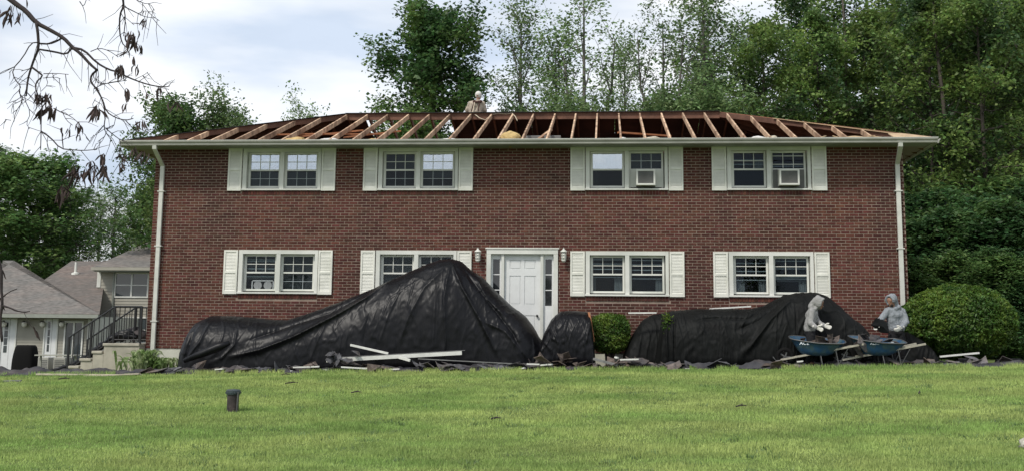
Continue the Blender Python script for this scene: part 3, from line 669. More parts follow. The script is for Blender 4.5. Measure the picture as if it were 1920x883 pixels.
# ------------------------------------------------------------------ draped tarps
def seg_ridge(X, Z, folds):
    d = np.zeros_like(X)
    for (pts, amp, wid) in folds:
        best = np.full_like(X, 1e9); tb = np.zeros_like(X); tot = len(pts)-1
        for k in range(tot):
            (ax, az), (bx, bz_) = pts[k], pts[k+1]; dx, dz = bx-ax, bz_-az; l2 = dx*dx+dz*dz+1e-9
            t = np.clip(((X-ax)*dx+(Z-az)*dz)/l2, 0, 1); q = np.hypot(X-ax-t*dx, Z-az-t*dz)
            m_ = q < best; best = np.where(m_, q, best); tb = np.where(m_, (k+t)/tot, tb)
        fade = np.clip(np.sin(np.pi*np.clip(tb*.94+.03, 0, 1))*1.8, 0, 1)
        d += amp*fade*(np.exp(-(best/(wid*1.1))**.9)-.45*np.exp(-(best/(wid*2.8))**2))
    return d
def drape(name, top, yf, yc, yb, folds, label, mt='tarp', nu=300, nv=110, bulge=2.2, crink=.022, seed=3, zoff=-.02, base=None, thick=True, group=None):
    """cloth over a heap: crest line given by measured points, front foot at yf, back foot at yb"""
    pts = [W(px, py, yc) for px, py in top]; tx = np.array([p[0] for p in pts]); tz = np.array([p[2] for p in pts])
    fl = [([(W(a, b_, (yf+yc)/2)[0], W(a, b_, (yf+yc)/2)[2]) for a, b_ in pl], am, wd) for pl, am, wd in folds]
    x = np.linspace(tx[0], tx[-1], nu); zt = np.interp(x, tx, tz); k = np.ones(5)/5; zp = np.pad(zt, 2, 'edge'); zt = np.convolve(zp, k, 'valid')
    v = np.linspace(0, 1, nv)
    Xg = np.repeat(x[:, None], nv, 1); T = np.repeat((v*np.pi)[None], nu, 0)
    gz0 = G(x, np.full_like(x, yf))+zoff; H = np.maximum(zt-gz0, .02)
    # narrower where lower
    hmax = H.max(); nar = np.clip(H/ (hmax*.5), .12, 1)[:, None]**.5
    wob = .12*(fbm(Xg*1.1, T*0+seed, 3, seed)-.5)
    cy = np.cos(T); Y = yc-np.sign(cy)*np.abs(cy)**(.95)*np.where(cy > 0, (yc-yf), (yb-yc))*(nar+wob*np.abs(cy))
    S = np.abs(np.sin(T))**(1/bulge*1.3)
    Z = gz0[:, None]+H[:, None]*S
    n = seg_ridge(Xg, Z, fl)
    wv = fbm(Xg*1.1, Z*1.1, 2, seed+40)*3; ri = lambda a, b_, sd_, k_: (1-np.abs(2*vnoise(a+wv, b_+wv, sd_)-1)*k_).clip(0, 1)
    cr_ = crink*((fbm(Xg*1.6+Z, Z*2-Xg, 2, seed)-.5)*1.6+ri(Xg*4+Z*1.2, Z*1.1-Xg*.6, seed+9, 5)*1.0+ri(Xg*7-Z*3, Z*2+Xg, seed+4, 6)*.7+ri(Xg*12+Z*7, Z*5-Xg*3, seed+14, 6)*.42+ri(Xg*3-Z*9, Z*8+Xg*5, seed+24, 6)*.35)
    d = n+cr_; w = np.clip(H/.25, 0, 1)[:, None]
    Y = Y-np.clip(cy*.8+.55, 0, 1)*d*w; Z = Z+d*.45*w*np.sin(T)
    gfl = G(Xg, Y)+.012; Z = np.maximum(Z, gfl)
    Y = np.minimum(Y, -.03)
    V = np.stack([Xg, Y, Z], -1).reshape(-1, 3); i, j = np.meshgrid(np.arange(nu-1), np.arange(nv-1), indexing='ij'); a = (i*nv+j).ravel(); F = np.stack([a, a+nv, a+nv+1, a+1], 1)
    o = link(name, mesh(name, V, F, mt, True)); tag(o, label, 'tarp', group)
    sd = o.modifiers.new('thickness', 'SOLIDIFY'); sd.thickness = .004
    return o
TG = 'black tarps protecting the front of the house'
drape('tarp', [(349, 690), (354, 660), (362, 628), (376, 604), (400, 592), (440, 592), (500, 598), (540, 600), (580, 588), (640, 566), (700, 541), (760, 513), (800, 496), (825, 487), (848, 485), (866, 490), (885, 508), (905, 520), (930, 546), (960, 574), (985, 592), (1000, 612), (1012, 634), (1030, 650), (1045, 690)],
      -2.45, -1.35, -.06,
      [([(735, 522), (690, 560), (640, 590), (560, 632), (500, 655), (440, 668)], .16, .07), ([(700, 541), (620, 585), (540, 612), (470, 640)], -.12, .10),
       ([(400, 600), (388, 640), (362, 676)], .07, .05), ([(372, 620), (366, 650), (358, 680)], -.09, .05), ([(452, 612), (452, 645), (430, 670), (400, 682)], .06, .035),
       ([(845, 492), (838, 560), (842, 640), (838, 668)], .09, .05), ([(845, 492), (800, 540), (770, 600), (755, 650)], .05, .07), ([(846, 492), (870, 540), (905, 600), (935, 660)], .13, .06),
       ([(862, 495), (890, 530), (925, 575), (965, 625), (985, 668)], -.12, .07), ([(893, 520), (915, 560), (955, 600)], .07, .05), ([(888, 556), (905, 541), (918, 536)], .05, .02), ([(915, 586), (935, 577), (950, 572)], .05, .025),
       ([(905, 600), (950, 620), (990, 668)], .08, .05), ([(1000, 618), (1004, 660), (1002, 685)], .06, .03), ([(1012, 640), (1020, 665), (1040, 688)], .06, .03),
       ([(620, 600), (600, 650), (590, 680)], .04, .05), ([(700, 580), (690, 640), (700, 670)], -.05, .06), ([(760, 530), (735, 590), (720, 640)], .035, .03), ([(780, 525), (770, 580)], .03, .02), ([(650, 625), (645, 660)], .03, .018), ([(660, 620), (657, 655)], .03, .018), ([(795, 520), (735, 560), (720, 600)], .03, .02), ([(822, 560), (820, 640)], .03, .015)],
      'huge glossy black tarp peaking left of the white front door', nu=520, nv=150, group=TG, crink=.013)
drape('tarp', [(352, 688), (420, 640), (480, 610), (540, 600), (600, 583), (650, 566), (700, 545), (770, 515), (815, 505)], -.9, -.45, -.06, [], 'rear fold of black tarp lying against the brick wall behind the peaked tarp', nu=120, nv=40, group=TG)
drape('tarp', [(1006, 690), (1012, 655), (1020, 625), (1034, 598), (1052, 583), (1078, 582), (1098, 584), (1108, 590), (1114, 630), (1115, 660), (1117, 688)], -2.2, -1.5, -.7,
      [([(1034, 612), (1036, 634), (1052, 642), (1066, 634)], .06, .022), ([(1042, 605), (1046, 625)], .05, .02), ([(1108, 600), (1100, 640), (1070, 660)], .05, .03), ([(1020, 640), (1050, 670)], .05, .03), ([(1066, 596), (1060, 620), (1070, 640)], .05, .02)],
      'small rounded black tarp bundle right of the white front door, edged by an orange board', nu=150, nv=110, bulge=3.2, group=TG, crink=.022, seed=11)
drape('tarp', [(1168, 668), (1176, 645), (1190, 620), (1204, 600), (1222, 590), (1262, 584), (1300, 590), (1320, 610), (1335, 660)], -1.3, -.75, -.06, [([(1205, 605), (1200, 640), (1196, 670)], .03, .03)], 'low dark mesh cover leaning on the wall right of the green box bush', 'felt_black', nu=120, nv=70, group=TG, seed=21)
drape('tarp', [(1226, 690), (1234, 650), (1238, 612), (1243, 590), (1256, 583), (1300, 580), (1360, 578), (1405, 580), (1430, 574), (1452, 562), (1470, 553), (1495, 549), (1528, 548), (1548, 554), (1570, 572), (1592, 594), (1607, 604), (1622, 622), (1640, 640), (1670, 650), (1690, 690)], -2.3, -1.35, -.15,
      [([(1490, 555), (1440, 600), (1400, 650), (1360, 682)], .15, .06), ([(1470, 560), (1420, 600), (1375, 620)], -.12, .09), ([(1440, 572), (1400, 598), (1340, 596), (1300, 600)], -.10, .05), ([(1252, 590), (1248, 630), (1250, 685)], .09, .035), ([(1264, 590), (1262, 640), (1262, 685)], -.08, .03), ([(1238, 600), (1236, 650), (1238, 685)], .07, .03),
       ([(1317, 590), (1318, 650)], .02, .012), ([(1488, 560), (1487, 620), (1484, 680)], -.05, .02), ([(1528, 552), (1532, 600)], -.03, .02), ([(1472, 600), (1458, 640), (1440, 670)], .04, .03), ([(1300, 645), (1282, 662), (1276, 685)], .08, .04), ([(1452, 585), (1448, 640)], .04, .02)],
      'long black mesh tarp draped over the shrubs under the two right-hand lower windows', 'felt_black', nu=420, nv=130, group=TG, bulge=3.0, crink=.02, seed=31)
drape('tarp', [(1640, 690), (1650, 660), (1672, 634), (1700, 622), (1725, 636), (1742, 652), (1752, 668), (1760, 692)], -2.1, -1.5, -.8, [([(1735, 650), (1728, 680)], .07, .03), ([(1700, 630), (1690, 660), (1680, 685)], .06, .04), ([(1745, 655), (1750, 688)], .06, .03)], 'black tarp end slumped on the ground by the big round bush', 'felt_black', nu=110, nv=70, group=TG, seed=41)
# orange-edged board and white boards
def board(a, b, ya, yb, w, h, mt, label, name='board', cat='board', up=(0, 0, 1), group=None):
    p = W(a[0], a[1], ya); q = W(b[0], b[1], yb); m = MB().beam(p, q, w, h, up)
    o = m.build(name, mt, None, bevel=.003); tag(o, label, cat, group); return o
m = MB(); pts = [W(1104, 586, -1.75), W(1108, 605, -1.8), W(1112, 630, -1.85), (W(1113, 640, -1.85))]
for k in range(3): m.beam(pts[k], pts[k+1]+(pts[k+1]-pts[k])*.02, .16, .045, up=(1, 0, 0))
tag(m.build('edge_board', 'orange_wood'), 'orange brown curved board standing between the tarp bundle and the green bush', 'board')
bg_ = 'boards scattered in front of the house'
board((612, 675), (866, 661), -2.85, -2.75, .03, .085, 'board_white', 'long white trim board lying across the front of the big peaked tarp', 'trim_board', group=bg_)
board((634, 669), (872, 656), -2.70, -2.62, .06, .012, 'board_grey', 'long dark board just behind the long white trim board', 'trim_board', group=bg_)
board((657, 646), (728, 662), -2.55, -2.68, .03, .05, 'board_white', 'white stick propped up at the left over the long white trim board', 'trim_board', group=bg_)
board((748, 669), (769, 675), -2.90, -3.0, .04, .06, 'board_white', 'short white board end poking out below the long white trim board', 'trim_board', group=bg_)
board((784, 672), (960, 681), -2.9, -2.9, .05, .02, 'board_grey', 'long thin grey batten in the litter below the white front door', 'batten', group=bg_)
board((1113, 672), (1158, 684), -2.9, -3.05, .09, .05, 'board_grey', 'grey board lying in front of the green box bush', 'board', group=bg_)
board((1178, 586.5), (1231, 586), -1.5, -1.5, .05, .035, 'board_white', 'short white board on top of the tarp beside the green box bush', 'trim_board', group=bg_)
board((1330, 579), (1408, 574), -1.2, -1.2, .05, .035, 'board_white', 'white board on the long tarp under the lower right windows', 'trim_board', group=bg_)
board((1762, 668), (1836, 661), -1.9, -1.9, .05, .04, 'board_white', 'white board end in front of the big round bush', 'trim_board', group=bg_)
board((70, 701), (270, 703), -3.45, -3.4, .16, .035, 'board_pale', 'long pale wooden board on the grass edge by the concrete steps', 'board', group=bg_)
board((160, 705), (262, 700), -3.6, -3.5, .14, .03, 'board_pale', 'short pale wooden board overlapping the long one by the steps', 'board', group=bg_)
board((6, 714), (40, 713), -5.0, -4.9, .12, .03, 'board_grey', 'small grey board alone on the grass at the far left', 'board', group=bg_)
board((1835, 692), (1930, 692), -3.0, -3.0, .05, .03, 'board_white', 'thin white strip on the grass edge at the far right', 'trim_board', group=bg_)
board((1778, 686), (1822, 690), -2.6, -2.9, .10, .03, 'board_grey', 'dark slat resting on the felt before the big round bush', 'board', group=bg_)
# rolled felt
p = W(1868, 681, -1.6); q = W(1915, 680, -1.6); m = MB(); m.tube([p, (p+q)/2, q], [.10, .115, .10], 12); tag(m.build('felt_roll', 'felt_black', smooth=False), 'black roll of roofing felt lying right of the big round bush', 'roll')
p = W(1850, 690, -2.3); q = W(1922, 690, -2.2); m = MB(); m.tube([p, (p*.6+q*.4)+np.array([0, .04, .02]), q], [.05, .06, .05], 9); tag(m.build('felt_roll', 'felt_black'), 'thin black felt strip in front of the roofing felt roll', 'roll')
p0 = [W(x, y, -3.0) for x, y in ((345, 676), (375, 664), (410, 650), (430, 642))]
m = MB(); m.tube(p0, [.05, .085, .10, .05], 10); o = m.build('tarp_corner', 'tarp', smooth=True); tag(o, 'twisted tarp corner pulled out to the left toward the leafy plant', 'tarp', TG)
# felt strip under the litter
def litter_sheet():
    x = np.linspace(-13.2, 12.3, 520); v = np.linspace(0, 1, 44); X, Vv = np.meshgrid(x, v, indexing='ij')
    yf = -3.15+.22*(fbm(x*1.7, x*0+2, 4, 8)-.5)-.10*np.clip(-x-2, 0, 8)/4; yb = -1.9+.5*(fbm(x*.9, x*0+5, 3, 18)-.5)
    Y = yf[:, None]+(yb-yf)[:, None]*Vv
    r = fbm(X*2.2, Y*3, 5, 4); rid = (1-np.abs(2*fbm(X*1.3+Y, Y*2.2-X*.5, 4, 14)-1)*2.6).clip(0, 1)
    Z = G(X, Y)+.012+np.clip(r-.42, 0, 1)*.34*np.sin(np.pi*np.clip(Vv*1.1, 0, 1))+.09*rid*np.sin(np.pi*Vv)
    V = np.stack([X, Y, Z], -1).reshape(-1, 3); i, j = np.meshgrid(np.arange(519), np.arange(43), indexing='ij'); a = (i*44+j).ravel(); F = np.stack([a, a+44, a+45, a+1], 1)
    o = link('roofing_felt', mesh('roofing_felt', V, F, 'felt', False)); tag(o, 'crumpled dark grey roofing felt spread along the foot of the front wall', 'roofing felt', kind='stuff')
litter_sheet()
# torn shingles
SH = []
for k in range(9):
    rr = random.Random(k+50); n = rr.choice((4, 5, 6)); pts = []
    for i in range(n):
        a = 2*math.pi*i/n+rr.uniform(-.3, .3); r_ = rr.uniform(.12, .24); pts.append((r_*1.3*math.cos(a), r_*math.sin(a)))
    nx, top, bot = 5, [], []
    V = []; 
    c = (0, 0, rr.uniform(.02, .07)); ring = [(x, y, rr.uniform(-.05, .05)) for x, y in pts]
    mid = [(x*.5, y*.5, (z+c[2])*.5+rr.uniform(-.015, .015)) for x, y, z in ring]
    V = [c]+mid+ring; V += [(x, y, z-.012) for x, y, z in V]; N = 2*n+1; F = []
    for i in range(n):
        j = (i+1) % n; F += [(0, 1+i, 1+j), (1+i, 1+n+i, 1+n+j, 1+j), (N, N+1+j, N+1+i), (N+1+j, N+1+n+j, N+1+n+i, N+1+i), (1+n+i, N+1+n+i, N+1+n+j, 1+n+j)]
    SH.append(mesh('shingle_scrap', V, F, 'shingle'))
clusters = [(540, 700, 26, .34, -2.75, 'torn grey roof shingle in the pile left of the long white trim board'), (400, 540, 12, .08, -2.9, 'flat scrap of roof shingle along the foot of the left tarp'), (270, 400, 14, .10, -2.9, 'scrap of roof shingle between the leafy plant and the left tarp'),
            (700, 960, 26, .12, -2.95, 'dark scrap of roof shingle strewn below the peaked tarp'), (960, 1120, 30, .24, -2.8, 'torn roof shingle heaped under the small tarp bundle'), (1120, 1240, 26, .20, -2.7, 'torn grey roof shingle piled in front of the green box bush'),
            (1240, 1500, 20, .07, -2.9, 'flat roof shingle scrap along the foot of the long right tarp'), (1500, 1740, 22, .12, -2.3, 'roof shingle scrap lying under the two blue wheelbarrows'), (1740, 1900, 18, .10, -2.5, 'roof shingle scrap in front of the big round bush')]
for x0, x1, n, hh, yc, lab in clusters:
    for i in range(n):
        px = random.uniform(x0, x1); y = yc+random.gauss(0, .22); y = max(-3.25, min(y, -1.0)); t = (px-x0)/(x1-x0)
        h = hh*math.sin(math.pi*min(max(t, .05), .95))*random.random()**.7
        x = W(px, 680, y)[0]; s = random.uniform(.45, 1.0)
        if abs(px-630) < 45 and random.random() < .6: h = random.uniform(.1, .42); s = random.uniform(.6, 1)
        o = link('shingle_scrap', random.choice(SH), None, (x, y, float(G(x, y))+.05+h)); o.rotation_euler = (random.gauss(0, .5)+(.5 if h > .1 else 0), random.gauss(0, .4), random.uniform(0, 6.28)); o.scale = (s, s, s)
        tag(o, lab, 'shingle', 'shingle litter'+lab[lab.index(' scrap')+6:] if ' scrap' in lab else 'torn shingles at one spot: '+lab[-28:])
# little white chips at the grass edge
for px, py, s in ((412, 692, .10), (545, 696, .04), (610, 693, .06), (740, 691, .12), (845, 684, .10), (858, 684, .05), (665, 689, .3), (1020, 684, .08), (1031, 683, .05), (1249, 692, .05), (1262, 693, .03), (1290, 692, .06), (1300, 692, .03), (1156, 670, .03), (1500, 676, .06), (925, 691, .05), (980, 690, .05), (1180, 673, .20), (575, 687, .30), (1000, 683, .14)):
    p = W(px, py, -3.05); m = MB(); m.beam((p[0]-s, -3.05, p[2]+random.uniform(-.02, .02)), (p[0]+s, -3.1, p[2]+random.uniform(-.02, .02)), .06, .03)
    near = 'by the leafy plant' if px < 470 else 'left of the long trim board' if px < 620 else 'under the long trim board' if px < 780 else 'below the right end of the long trim board' if px < 900 else 'below the white door' if px < 990 else 'under the small tarp bundle' if px < 1100 else 'in front of the green box bush' if px < 1200 else 'at the foot of the long right tarp'
    tag(m.build('wood_chip', 'board_white'), ('tiny' if s < .06 else 'short' if s < .15 else 'long')+' white splinter in the litter '+near, 'splinter', 'white splinters in the litter '+near)
# ------------------------------------------------------------------ standpipe in the lawn
p = W(436, 771, -9.7); gx, gy, gz_ = p; gz_ = float(G(gx, gy)); t = thing('standpipe', (gx, gy, gz_), 'dark rusty iron pipe stub with a cap standing in the lawn', 'pipe')
hh = W(436, 729, gy)[2]-gz_; r_ = .098
m = MB().lathe((gx, gy, gz_-.05), [(r_*.96, 0), (r_, .03), (r_*.98, hh*.5), (r_, hh*.95)], 20); m.build('pipe_wall', 'pipe_iron', t, smooth=False)
m = MB().lathe((gx, gy, gz_+hh-.085), [(r_+.016, 0), (r_+.022, .03), (r_+.020, .065), (r_+.002, .082), (.02, .090)], 20); m.build('cap', 'pipe_cap', t)
for dx in (.095,):
    MB().tube([(gx+dx, gy-.085, gz_-.03), (gx+dx+.012, gy-.085, gz_+hh-.04)], .012, 6).build('rod', 'steel', t)
for a in range(4):
    an = a*1.57+.5; MB().lathe((gx+(r_+.02)*math.cos(an), gy+(r_+.02)*math.sin(an), gz_+hh-.06), [(.012, -.01), (.014, 0), (.012, .02)], 6).build('bolt', 'pipe_cap', t)
# pale rock at the right edge of the lawn
rk = lump('rock', (0, 0, 0), (.23, .18, .10), 'rock', 77, None); p = W(1947, 858, -13.3); rk.location = (p[0], -13.3, float(G(p[0], -13.3))+.04); tag(rk, 'pale weathered rock at the right edge of the lawn', 'rock')
# ------------------------------------------------------------------ concrete side steps and railing
st = thing('side_steps', (-10.3, .5, -.3), 'cast concrete side steps with a black iron railing at the left house corner', 'steps')
yF, yB = -.35, 1.05
LZ = W(240, 643, yF)[2]; xl = [W(px, 650, yF)[0] for px in (133, 153, 175, 195)]+[-HX-.012]
tops = [W(143, 685, yF)[2], W(164, 671, yF)[2], W(185, 657, yF)[2], LZ]
for k in range(4):
    m = MB(); x0, x1 = xl[k], xl[k+1]; m.box((x0, yF, -1.0), (x1-.002, yB, tops[k]-.07)); m.build('step' if k < 3 else 'landing', 'concrete', st, bevel=.006)
    MB().box((x0-.03, yF-.03, tops[k]-.068), (x1-.002 if k == 3 else x1-.034, yB, tops[k])).build('tread_cap', 'concrete', st, bevel=.014)
def rail(pts, yy):
    m = MB(); m.tube(pts, .017, 6); return m
RH = W(212, 574, yF+.06)[2]-LZ
for yy, xa, xb, x_end in ((yF+.06, 212, 140, 262), (yF+1.15, 251, 150, 274)):
    pa = W(xa, 640, yy); xt = pa[0]; xbm = W(128, 640, yy)[0] if yy < 0 else W(163, 640, yy)[0]; xe = -HX-.03
    sl = (LZ-tops[0])/(xl[3]-xl[0])
    zt = LZ+RH
    g = thing  # keep railings as parts of the steps
    m = MB(); m.tube([(xe, yy, zt), (xt, yy, zt), (xbm, yy, zt-(xt-xbm)*sl*1.02)], .022, 6); m.tube([(xe, yy, LZ+.09), (xt, yy, LZ+.09), (xbm, yy, LZ+.09-(xt-xbm)*sl*1.02)], .012, 5)
    r = m.build('handrail', 'black_metal', st)
    for px_ in np.arange(xbm, xe, .13):
        zt_ = zt if px_ > xt else zt-(xt-px_)*sl*1.02; MB().box((px_-.009, yy-.009, zt_-RH+.09), (px_+.009, yy+.009, zt_)).build('baluster', 'black_metal', r)
    for px_ in (xt, xbm+.02, (xt+xbm)/2, xe-.0):
        zt_ = zt if px_ >= xt else zt-(xt-px_)*sl*1.02; MB().box((px_-.024, yy-.024, zt_-RH-.02), (px_+.024, yy+.024, zt_+.01)).build('post', 'black_metal', r)
# back rail across the landing (seen through)
# black felt bundle sliding down the steps
m = MB(); q = [W(x, y, .3) for x, y in ((262, 632), (240, 626), (222, 630), (205, 637), (190, 650), (172, 662), (155, 674), (140, 684), (120, 690), (95, 694), (60, 697))]
m.tube(q, [.06, .16, .14, .11, .09, .10, .09, .08, .07, .05, .03], 9); o = m.build('felt_bundle', 'tarp', smooth=True); tag(o, 'black tarp bundle sliding down the concrete side steps', 'tarp')
sb = o.modifiers.new('sub', 'SUBSURF'); sb.levels = sb.render_levels = 2; dt = bpy.data.textures.new('crumple', 'CLOUDS'); dt.noise_scale = .14; dm = o.modifiers.new('crumple', 'DISPLACE'); dm.texture = dt; dm.strength = .16
m = MB(); q = [W(x, y, .9) for x, y in ((272, 640), (268, 628), (255, 620), (242, 622), (228, 632))]; m.tube(q, [.10, .13, .15, .12, .06], 9); o = m.build('felt_bundle', 'felt', smooth=True); tag(o, 'grey felt heap on the landing of the concrete side steps', 'felt heap')
sb = o.modifiers.new('sub', 'SUBSURF'); sb.levels = sb.render_levels = 2; dm = o.modifiers.new('crumple', 'DISPLACE'); dm.texture = dt; dm.strength = .14
# ------------------------------------------------------------------ wheelbarrows
def wheelbarrow(origin, yaw, label, tilt=0., text=('A', .05), grp='blue wheelbarrows'):
    t = thing('wheelbarrow', origin, label, 'wheelbarrow', grp)
    t.rotation_euler = (0, 0, 0)
    def P_(x, y, z): c, s = math.cos(yaw), math.sin(yaw); return (origin[0]+x*c-y*s, origin[1]+x*s+y*c, origin[2]+z)
    # tray: lofted rounded rings
    rings = [(-.36, .12, .15, .20), (-.42, .20, .21, .225), (-.50, .34, .26, .30), (-.60, .46, .31, .44), (-.64, .50, .335, .50), (-.67, .53, .36, .505)]
    n = 28; V = []; F = []
    def ring(x0, x1, hw, z, ins=0.):
        r = []
        for k in range(n):
            a = 2*math.pi*k/n; ca, sa = math.cos(a), math.sin(a); e = .55
            u = np.sign(ca)*abs(ca)**e; v = np.sign(sa)*abs(sa)**e
            x = (x0+x1)/2+u*((x1-x0)/2-ins); y = v*(hw-ins)*(1-.16*(u < 0)*abs(u)); zz = z+.07*max(0, -(x+.05))*(z/.5)**2*1.6-.03*max(0, x)*(z/.5)
            r.append(P_(x, y, zz+.06+y*.16))
        return r
    for q in rings: V += ring(*q)
    for q in (rings[4], rings[3], rings[2], rings[1], rings[0]): V += ring(q[0], q[1], q[2], q[3]+.004, .014)
    R_ = len(V)//n
    for i in range(R_-1):
        for k in range(n): F.append((i*n+k, i*n+(k+1) % n, (i+1)*n+(k+1) % n, (i+1)*n+k))
    F.append(tuple(range(n))[::-1]); F.append(tuple(range((R_-1)*n, R_*n)))
    tray = link('tray', mesh('tray', V, F, 'barrow_blue', True), t)
    rim = ring(*rings[5]); m = MB(); m.tube(rim+[rim[0], rim[1]], .013, 6); m.build('rim', 'steel', tray, smooth=True)
    for sy in (-1, 1):
        m = MB(); m.beam(P_(-.86, sy*.09, .14), P_(.88, sy*.30, .50), .036, .042); m.build('handle', 'handle_wood', t, bevel=.004)
        m = MB(); m.tube([P_(.30, sy*.24, .37), P_(.36, sy*.25, .02), P_(.30, sy*.25, .0), P_(.02, sy*.22, .01), P_(-.02, sy*.18, .30)], .013, 6); m.build('leg', 'steel', t)
    m = MB(); m.tube([P_(.40, -.26, .12), P_(.40, .26, .12)], .011, 5); m.tube([P_(.34, -.25, .03), P_(.55, -.28, .40)], .008, 5); m.tube([P_(.34, .25, .03), P_(.55, .28, .40)], .008, 5); m.build('brace', 'steel', t)
    # wheel
    V = []; nn_ = 24; prof = [(.12, -.035), (.165, -.045), (.195, -.03), (.205, 0), (.195, .03), (.165, .045), (.12, .035)]
    for k in range(nn_):
        a = 2*math.pi*k/nn_
        for (rr_, w_) in prof: V.append(P_(-.76+rr_*math.cos(a), w_, .205+rr_*math.sin(a)))
    F = []; mp_ = len(prof)
    for k in range(nn_):
        for i in range(mp_): F.append((k*mp_+i, k*mp_+(i+1) % mp_, ((k+1) % nn_)*mp_+(i+1) % mp_, ((k+1) % nn_)*mp_+i))
    wh = link('wheel', mesh('wheel', V, F, 'rubber', True), t)
    m = MB(); m.tube([P_(-.76, -.10, .205), P_(-.76, .10, .205)], .012, 6)
    for k in range(5): a = k*1.257; m.beam(P_(-.76, 0, .205), P_(-.76+.125*math.cos(a), 0, .205+.125*math.sin(a)), .02, .03)
    m.build('hub', 'steel', wh)
    m = MB(); m.tube([P_(-.66, -.1, .16), P_(-.96, -.1, .12), P_(-1.02, 0, .20), P_(-.96, .1, .12), P_(-.66, .1, .16)], .010, 5); m.build('wheel_guard', 'steel', t)
    # lettering on the near side
    cu = bpy.data.curves.new('lettering', 'FONT'); cu.body = text[0]; cu.size = text[1]; cu.extrude = .001; cu.align_x = 'CENTER'; cu.shear = .15; tmp = bpy.data.objects.new('lettering', cu); COL.objects.link(tmp)
    bpy.context.view_layer.update(); me = bpy.data.meshes.new_from_object(tmp); bpy.data.objects.remove(tmp); me.materials.clear(); me.materials.append(MATS['logo_white'])
    lt = link('lettering', me, tray); lx = text[2]
    p = Vector(P_(lx, -.338*.96, .475)); lt.parent = None; lt.matrix_world = Matrix.Translation(p)@Matrix.Rotation(yaw, 4, 'Z')@Matrix.Rotation(math.radians(90-20), 4, 'X')
    mw = lt.matrix_world.copy(); lt.parent = tray; lt.matrix_parent_inverse = Matrix.Translation(parent_loc(tray)).inverted(); lt.matrix_basis = mw
    # rubble in the tray
    for k in range(9):
        o = link('rubble', random.choice(SH), t); o.matrix_parent_inverse = Matrix.Translation(parent_loc(t)).inverted()
        o.location = P_(random.uniform(-.5, .3), random.uniform(-.2, .2), .52+random.uniform(0, .09)); o.rotation_euler = (random.gauss(0, .6), random.gauss(0, .6), random.uniform(0, 6)); o.scale = (.7, .7, .7)
    return t
y1 = -2.75; p = W(1538, 684, y1); wheelbarrow((p[0]+.02, y1, float(G(p[0], y1))+.03), math.radians(-7), 'blue wheelbarrow under the bending worker, left of the pair, bright white lettering', text=('ACE', .11, -.36))
y2 = -2.75; p = W(1655, 686, y2); wheelbarrow((p[0]-.03, y2, float(G(p[0], y2))+.02), math.radians(4), 'darker blue wheelbarrow beside the big round bush, right of the pair, faint lettering', text=('ACE.8', .075, -.22))
SHD = SH[2].copy(); SHD.materials.clear(); SHD.materials.append(MATS['felt_black'])
# shingles hanging over the second barrow and in the worker's hands
for (px, py, yy, rot, s, lab) in ((1622, 646, -3.02, (1.2, .5, .9), 1.0, 'grey shingle sheet hanging over the left end of the darker wheelbarrow'), (1612, 655, -3.0, (1.3, .9, .6), .7, 'small grey shingle strip hanging off the darker wheelbarrow'), (1654, 612, -2.5, (1.35, .5, .3), .85, 'large brown black shingle sheet held by the worker beside the round bush')):
    p = W(px, py, yy); o = link('shingle_sheet', SHD if 'held by' in lab else SH[2], None, tuple(p)); o.rotation_euler = rot; o.scale = (s, s, s); tag(o, lab, 'shingle')
# ------------------------------------------------------------------ people
def blob(name, parts, mt, parent, vox=.012, smooth=2, nudge=None):
    """one continuous surface from tapered limbs: parts = (p, q, radius p, radius q[, flatten y])"""
    V = []; F = []; b0 = 0
    def add(vs, fs):
        nonlocal b0
        V.extend(vs); F.extend([tuple(i+b0 for i in f) for f in fs]); b0 += len(vs)
    for pt in parts:
        p, q, r0, r1 = Vector(pt[0]), Vector(pt[1]), pt[2], pt[3]; fl = pt[4] if len(pt) > 4 else 1.; wd = Vector(pt[5]).normalized() if len(pt) > 5 else None
        d = q-p; ln = d.length; d = d.normalized() if ln > 1e-6 else Vector((0, 0, 1))
        a = d.cross(wd).normalized() if wd is not None and d.cross(wd).length > .05 else d.orthogonal().normalized()
        if wd is not None: bb = wd-(wd.dot(d))*d; bb.normalize(); a = d.cross(bb)
        else: bb = d.cross(a)
        n = 12; rings = []
        for k in range(1, 5): t = -math.pi/2+k*math.pi/8; rings.append((p+d*(r0*math.sin(t)), r0*math.cos(t)))
        for k in range(0, 4): t = k*math.pi/8; rings.append((q+d*(r1*math.sin(t)), r1*math.cos(t)))
        vs = [tuple(c+a*(math.cos(2*math.pi*i/n)*r*fl)+bb*(math.sin(2*math.pi*i/n)*r)) for c, r in rings for i in range(n)]
        fs = [(j*n+i, j*n+(i+1) % n, (j+1)*n+(i+1) % n, (j+1)*n+i) for j in range(len(rings)-1) for i in range(n)]+[tuple(range(n))[::-1], tuple(range((len(rings)-1)*n, len(rings)*n))]
        add(vs, fs)
    o = link(name, mesh(name, V, F, mt, True), parent)
    rm = o.modifiers.new('join', 'REMESH'); rm.mode = 'VOXEL'; rm.voxel_size = vox; rm.use_smooth_shade = True
    if smooth: sm = o.modifiers.new('smooth', 'SMOOTH'); sm.factor = .5; sm.iterations = smooth
    return o
